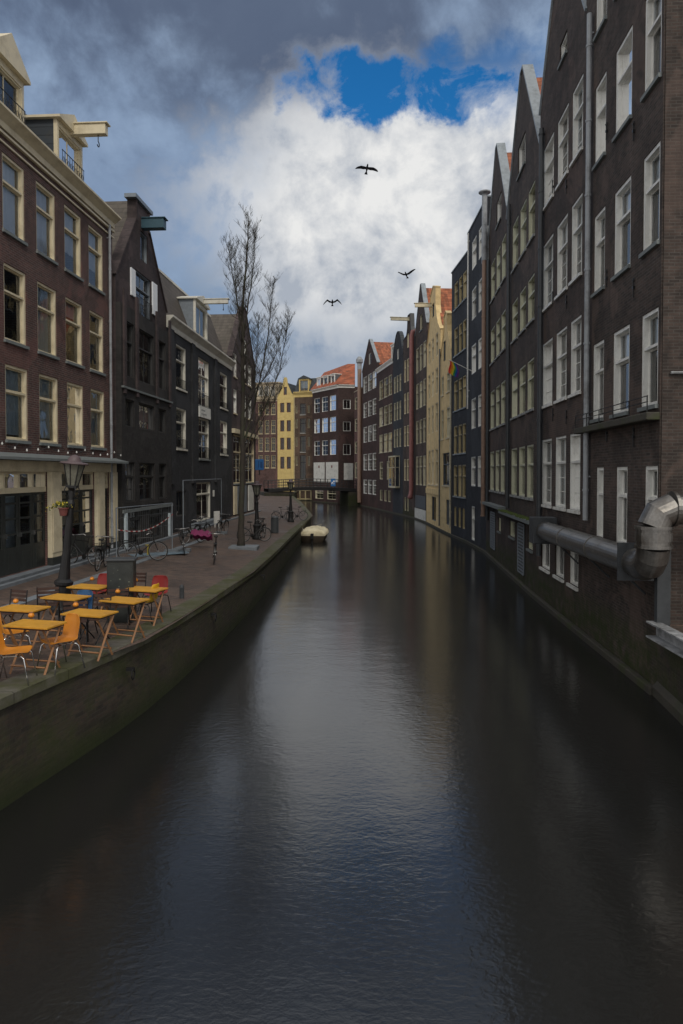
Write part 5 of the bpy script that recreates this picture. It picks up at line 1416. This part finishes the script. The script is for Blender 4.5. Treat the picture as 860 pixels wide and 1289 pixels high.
sk = [([tp-Vector((0, 0, .1)), w(304, 640), w(305, 570), w(306, 500), w(306, 440), w(305, 395), w(309, 340, .1), w(312, 300), w(312.5, 272)], .155, .012, True, .38),
      ([w(306, 430), w(311, 395, .2), w(317, 350, .3), (w(321, 310, .2)), w(321, 292, .2)], .05, .008, False, .2),
      ([w(305.5, 420), w(299, 380, -.2), w(291, 335, -.3), w(287, 305, -.2)], .04, .007, False, .25),
      ([w(305.5, 470), w(310, 440, -.4), w(300, 400, -.6), w(296, 350, -.6), w(297, 310, -.5)], .035, .007, False, .5),
      ([w(306, 562), w(318, 520, .5), w(329, 470, .9), w(338, 420, 1.0), w(341, 385, 1.0), w(344, 352, 1.0)], .06, .007, False, .2),
      ([w(306, 572), w(322, 535, .2), w(340, 500, .3), w(352, 465, .3), w(360, 425, .4), w(365, 398, .4)], .05, .006, False, .3),
      ([w(307, 520), w(322, 490, -.2), w(338, 468, -.3), w(350, 440, -.3), w(354, 418, -.3)], .035, .006, False, .25),
      ([w(306, 600), w(316, 560, .3), w(330, 530, .5), w(343, 510, .6), w(350, 490, .6)], .03, .005, False, .3),
      ([w(306, 545), w(315, 500, -.3), w(322, 460, -.4), w(325, 425, -.4), w(326, 405, -.4)], .04, .006, False, .3)]
tree(tp, sk, 'tall bare leafless tree with narrow upright crown on the quay', 'bare_tree', .155, 11, 4, 1.4)

# ---------- boat ----------
wb = at_z(393, 683, 0)
bt = thing('moored_boat', 'small boat under a cream canvas cover moored at the quay corner', 'boat', (wb.x+.02, wb.y, 0), R(-4))
Lb, Wb = 4.6, 1.75; m = MB(); vs = []; ns = 10; sec = 7
for i in range(ns+1):
    t = i/ns; y = t*Lb; hw = Wb/2*(1-(max(0, t-.35)/.65)**2.2*.93) if t > .35 else Wb/2*(.9+.1*t/.35)
    for j in range(sec):
        a = math.pi*j/(sec-1); vs.append((-hw*math.cos(a), y, .42+.18*t-(.62)*math.sin(a)**.7))
m.add(vs, [(i*sec+j, i*sec+j+1, (i+1)*sec+j+1, (i+1)*sec+j) for i in range(ns) for j in range(sec-1)]+[tuple(range(sec))])
m.build('hull', M['hull'], bt, smooth=True)
m = MB(); vs = []; sec = 17
for i in range(ns+1):
    t = i/ns; y = t*Lb; hw = (Wb/2*(1-(max(0, t-.35)/.65)**2.2*.93) if t > .35 else Wb/2*(.9+.1*t/.35))*1.06; hh = .44*math.sin(math.pi*min(1, .38+t*.55))
    if i == 0: hh = .36
    for j in range(sec):
        a = math.pi*j/(sec-1); rib = .035*math.cos(j*math.pi)
        vs.append((-hw*math.cos(a), y-(.12*math.sin(a) if i == 0 else 0), .44+.18*t+(hh+rib)*math.sin(a)**.8))
m.add(vs, [(i*sec+j, (i+1)*sec+j, (i+1)*sec+j+1, i*sec+j+1) for i in range(ns) for j in range(sec-1)]+[tuple(range(sec-1, -1, -1))])
m.build('canvas_cover', M['canvas'], bt, smooth=True)
m = MB().box(-.1, .1, -.32, -.1, .25, .62); m.tube([(0, -.2, .3), (0, -.2, -.4)], .05, 8); m.build('outboard_motor', M['iron'], bt, bevel=.03)
m = MB().tube([(.45, 1.6, .9), (.5, 1.7, 1.3), (.72, 1.75, 1.35), (.75, 1.8, .8)], .02, 6).tube([(.3, 1.5, 1.05), (.5, 1.4, 1.15)], .02, 6); m.build('boat_rail', M['chrome'], bt)
e0 = edge_at(wb.y+1)
tag(MB().tube([(wb.x+.25-.5, wb.y+.2, .6), (wb.x-.6, wb.y+.6, .7), (e0.x-.1, wb.y+1, e0.z+.05)], .012, 5).build('mooring_rope', M['plywood']), 'thin mooring rope from the covered boat to the quay', 'rope')

# ---------- birds ----------
def bird(px, py, Y, span, pose, label, bank_=0):
    p = at_d(px, py, Y); t = thing('flying_bird', label, 'bird', p, 0, 'birds flying over the canal')
    m = MB(); b = span
    # body
    prof = [(-.20, .004), (-.17, .03), (-.13, .042), (-.08, .05), (0, .075), (.1, .07), (.18, .05), (.22, .042), (.26, .045), (.30, .035), (.33, .015), (.37, .004)]
    m.tube([(0, y*b*.8, .02*b*math.sin(y*6)) for y, r in prof], [r*b*.75 for y, r in prof], 10)
    # tail
    m.add([(-.02*b, -.14*b, 0), (.02*b, -.14*b, 0), (.075*b, -.33*b, -.01*b), (0, -.35*b, 0), (-.075*b, -.33*b, -.01*b)], [(0, 1, 2, 3, 4)])
    for sx in (-1, 1):
        st_ = [(0.03, .11, -.03, 0), (.15, .13, -.06, pose[0]*.3), (.27, .14, -.05, pose[0]), (.38, .09, -.06, pose[0]*.6+pose[1]*.45), (.46, .03, -.08, pose[0]*.3+pose[1]*.8), (.51, -.06, -.08, pose[1])]
        vs = []
        for x, yf, yb, z in st_: vs += [(sx*x*b, yf*b, z*b), (sx*x*b, yf*b-.02*b, (z+.012)*b), (sx*x*b, yb*b, z*b)]
        m.add(vs, [(3*i+j, 3*i+3+j, 3*i+4+j, 3*i+1+j) for i in range(5) for j in range(2)]+[(3*i, 3*i+3, 3*i+5, 3*i+2) for i in range(5)])
    o = m.build('body', M['feather'], t, smooth=False); o.rotation_euler = (R(18), R(bank_), R(pose[2]))
    return t
bird(462, 212.5, 34, 1.12, (.0, -.015, 184), 'largest dark bird gliding with flat wings before the white cloud', -6)
bird(511.5, 346, 40, 1.05, (.1, .30, 160), 'dark bird with wings raised in a V at the right', 4)
bird(418.5, 381, 40, 1.08, (.13, -.10, 182), 'dark bird with drooping wing tips, lowest and leftmost of the birds', 2)

# ================= light, sky, camera =================
SUN_EL, SUN_AZ = R(45), R(165)
W_ = bpy.data.worlds.new('World'); SC.world = W_; W_.use_nodes = True
class K2(N):
    def __init__(s, nt): s.nt = nt
k = K2(W_.node_tree); k.nt.nodes.clear()
out = k.nt.nodes.new('ShaderNodeOutputWorld'); bg = k.nt.nodes.new('ShaderNodeBackground'); bg.inputs[1].default_value = .1
sky = k.nt.nodes.new('ShaderNodeTexSky'); sky.sky_type = 'NISHITA'; sky.sun_disc = False; sky.sun_elevation = SUN_EL; sky.sun_rotation = SUN_AZ
sky.ozone_density = 3; sky.dust_density = .3
v = coords(k, 'Generated')
def vm(op, a, b=None):
    x = k.nt.nodes.new('ShaderNodeVectorMath'); x.operation = op
    for i, q in enumerate((a, b)):
        if q is None: continue
        if isinstance(q, bpy.types.NodeSocket): k.l(q, x.inputs[i])
        else: x.inputs[i].default_value = q
    return x
nA = noise(k, v, 2.6, 9, .58, .25); nB = noise(k, v, 6.5, 8, .6, .3)
nA0 = mth(k, 'SUBTRACT', nA, .5); nB0 = mth(k, 'SUBTRACT', nB, .5)
nC = noise(k, v, 17, 7, .6, .2); nC0 = mth(k, 'SUBTRACT', nC, .5)
wig = mth(k, 'ADD', mth(k, 'ADD', mth(k, 'MULTIPLY', nA0, 1.5), mth(k, 'MULTIPLY', nB0, 1.6)), mth(k, 'MULTIPLY', nC0, .7))
def blob(px, py, rx, rz, rot=0):
    c = ray(px, py).normalized()
    d = vm('SUBTRACT', v, tuple(c)).outputs[0]
    mp = k.nt.nodes.new('ShaderNodeMapping'); mp.vector_type = 'TEXTURE'; mp.inputs['Scale'].default_value = (rx/860, .6, rz/860); mp.inputs['Rotation'].default_value = (0, R(rot), 0)
    k.l(d, mp.inputs[0])
    return vm('LENGTH', mp.outputs[0]).outputs['Value']
def soft(L, a, b, n=wig, kn=1.0):      # 1 inside, 0 outside
    q = mth(k, 'ADD', L, mth(k, 'MULTIPLY', n, kn)); return ramp_ms(q, a, b)
def ramp_ms(q, a, b):
    x = k.nt.nodes.new('ShaderNodeMapRange'); x.interpolation_type = 'SMOOTHSTEP'; k.l(q, x.inputs[0]); x.inputs[1].default_value = a; x.inputs[2].default_value = b; x.inputs[3].default_value = 1; x.inputs[4].default_value = 0
    return x.outputs[0]
S10 = 10
def C(r, g, b):
    f = lambda c: ((c/255+.055)/1.055)**2.4 if c > 10 else c/255/12.92
    return (f(r)*S10, f(g)*S10, f(b)*S10)
# general overcast: slate to blue grey
base = ramp(k, mth(k, 'ADD', mth(k, 'MULTIPLY', nA, .7), mth(k, 'MULTIPLY', nB, .3)), [(.36, 0.0), (.64, 1.0)])
col = mixc(k, base, C(92, 113, 146), C(152, 173, 200))
dark = soft(blob(330, 5, 330, 120, 0), .4, 1.35, kn=1.2)
col = mixc(k, mth(k, 'MULTIPLY', dark, .8), col, C(72, 82, 104))
low = soft(blob(390, 425, 340, 75, 0), .5, 1.35, kn=1.3)
col = mixc(k, mth(k, 'MULTIPLY', low, .7), col, C(120, 142, 168))
wh = soft(blob(455, 272, 225, 150, 0), .45, 1.12, kn=1.0)
whc = mixc(k, ramp(k, mth(k, 'ADD', mth(k, 'MULTIPLY', nB, .6), mth(k, 'MULTIPLY', nC, .4)), [(.40, 0.0), (.57, 1.0)]), C(168, 176, 188), C(234, 234, 233))
col = mixc(k, wh, col, whc)
wh2 = soft(blob(590, 190, 150, 75, 0), .5, 1.1, kn=.8)
col = mixc(k, wh2, col, whc)
wr = soft(blob(420, 470, 300, 40, 0), .3, 1.2, kn=1.5)
col = mixc(k, mth(k, 'MULTIPLY', wr, .4), col, C(196, 200, 206))
# blue gaps where the clear sky shows
g1_ = soft(blob(538, 112, 170, 25, 3), .55, 1.12, kn=2.6); g2_ = soft(blob(562, 72, 30, 46, 0), .5, 1.2, kn=2.0); g3_ = soft(blob(388, 222, 4, 16, 0), .3, 1.9, kn=2.0); g4_ = soft(blob(650, 92, 90, 40, 0), .5, 1.3, kn=1.6)
gap = mth(k, 'MAXIMUM', mth(k, 'MAXIMUM', g1_, mth(k, 'MULTIPLY', g2_, .8)), mth(k, 'MULTIPLY', g4_, .6))
wisp = ramp(k, mth(k, 'ADD', mth(k, 'MULTIPLY', noise(k, v, 9, 9, .66, .8), .65), mth(k, 'MULTIPLY', nC, .35)), [(.47, 1.0), (.66, .12)])
gap = mth(k, 'MULTIPLY', gap, wisp)
skc = mixc(k, 1.0, sky.outputs[0], (.16, .80, 1.2), 'MULTIPLY')
col = mixc(k, gap, col, skc)
# brighter, warmer overcast overhead and behind the viewer
sp3 = sep(k, v)
ovh = ramp(k, sp3[2], [(.60, 0.0), (.85, 1.0)]); bhd = ramp(k, sp3[1], [(.0, 1.0), (.45, 0.0)])
ob = mth(k, 'MAXIMUM', ovh, bhd)
ovc = mixc(k, base, (5.8, 5.9, 6.2), (9.6, 9.3, 8.9))
col = mixc(k, ob, col, ovc)
k.l(col, bg.inputs[0]); k.l(bg.outputs[0], out.inputs[0])

sd = bpy.data.lights.new('sun', 'SUN'); sd.energy = 1.1; sd.angle = R(12); sd.color = (1, .93, .82)
so = bpy.data.objects.new('sun', sd); COL.objects.link(so)
dsun = Vector((math.sin(SUN_AZ)*math.cos(SUN_EL), math.cos(SUN_AZ)*math.cos(SUN_EL), math.sin(SUN_EL)))
so.rotation_euler = dsun.to_track_quat('Z', 'Y').to_euler()

cam = bpy.data.cameras.new('camera'); co = bpy.data.objects.new('camera', cam); COL.objects.link(co)
cam.sensor_fit = 'VERTICAL'; cam.sensor_height = 36; cam.sensor_width = 24; cam.lens = 36*F_/1289
cam.shift_y = -(644.5-CY)/1289; cam.clip_end = 3000; cam.clip_start = .05
co.location = (0, 0, EYE); co.rotation_euler = (R(90)-TH, 0, 0)
SC.camera = co
SC.view_settings.view_transform = 'Standard'; SC.view_settings.look = 'None'; SC.view_settings.exposure = 0; SC.view_settings.gamma = 1
SC.cycles.max_bounces = 6; SC.cycles.transparent_max_bounces = 12; SC.cycles.use_denoising = True
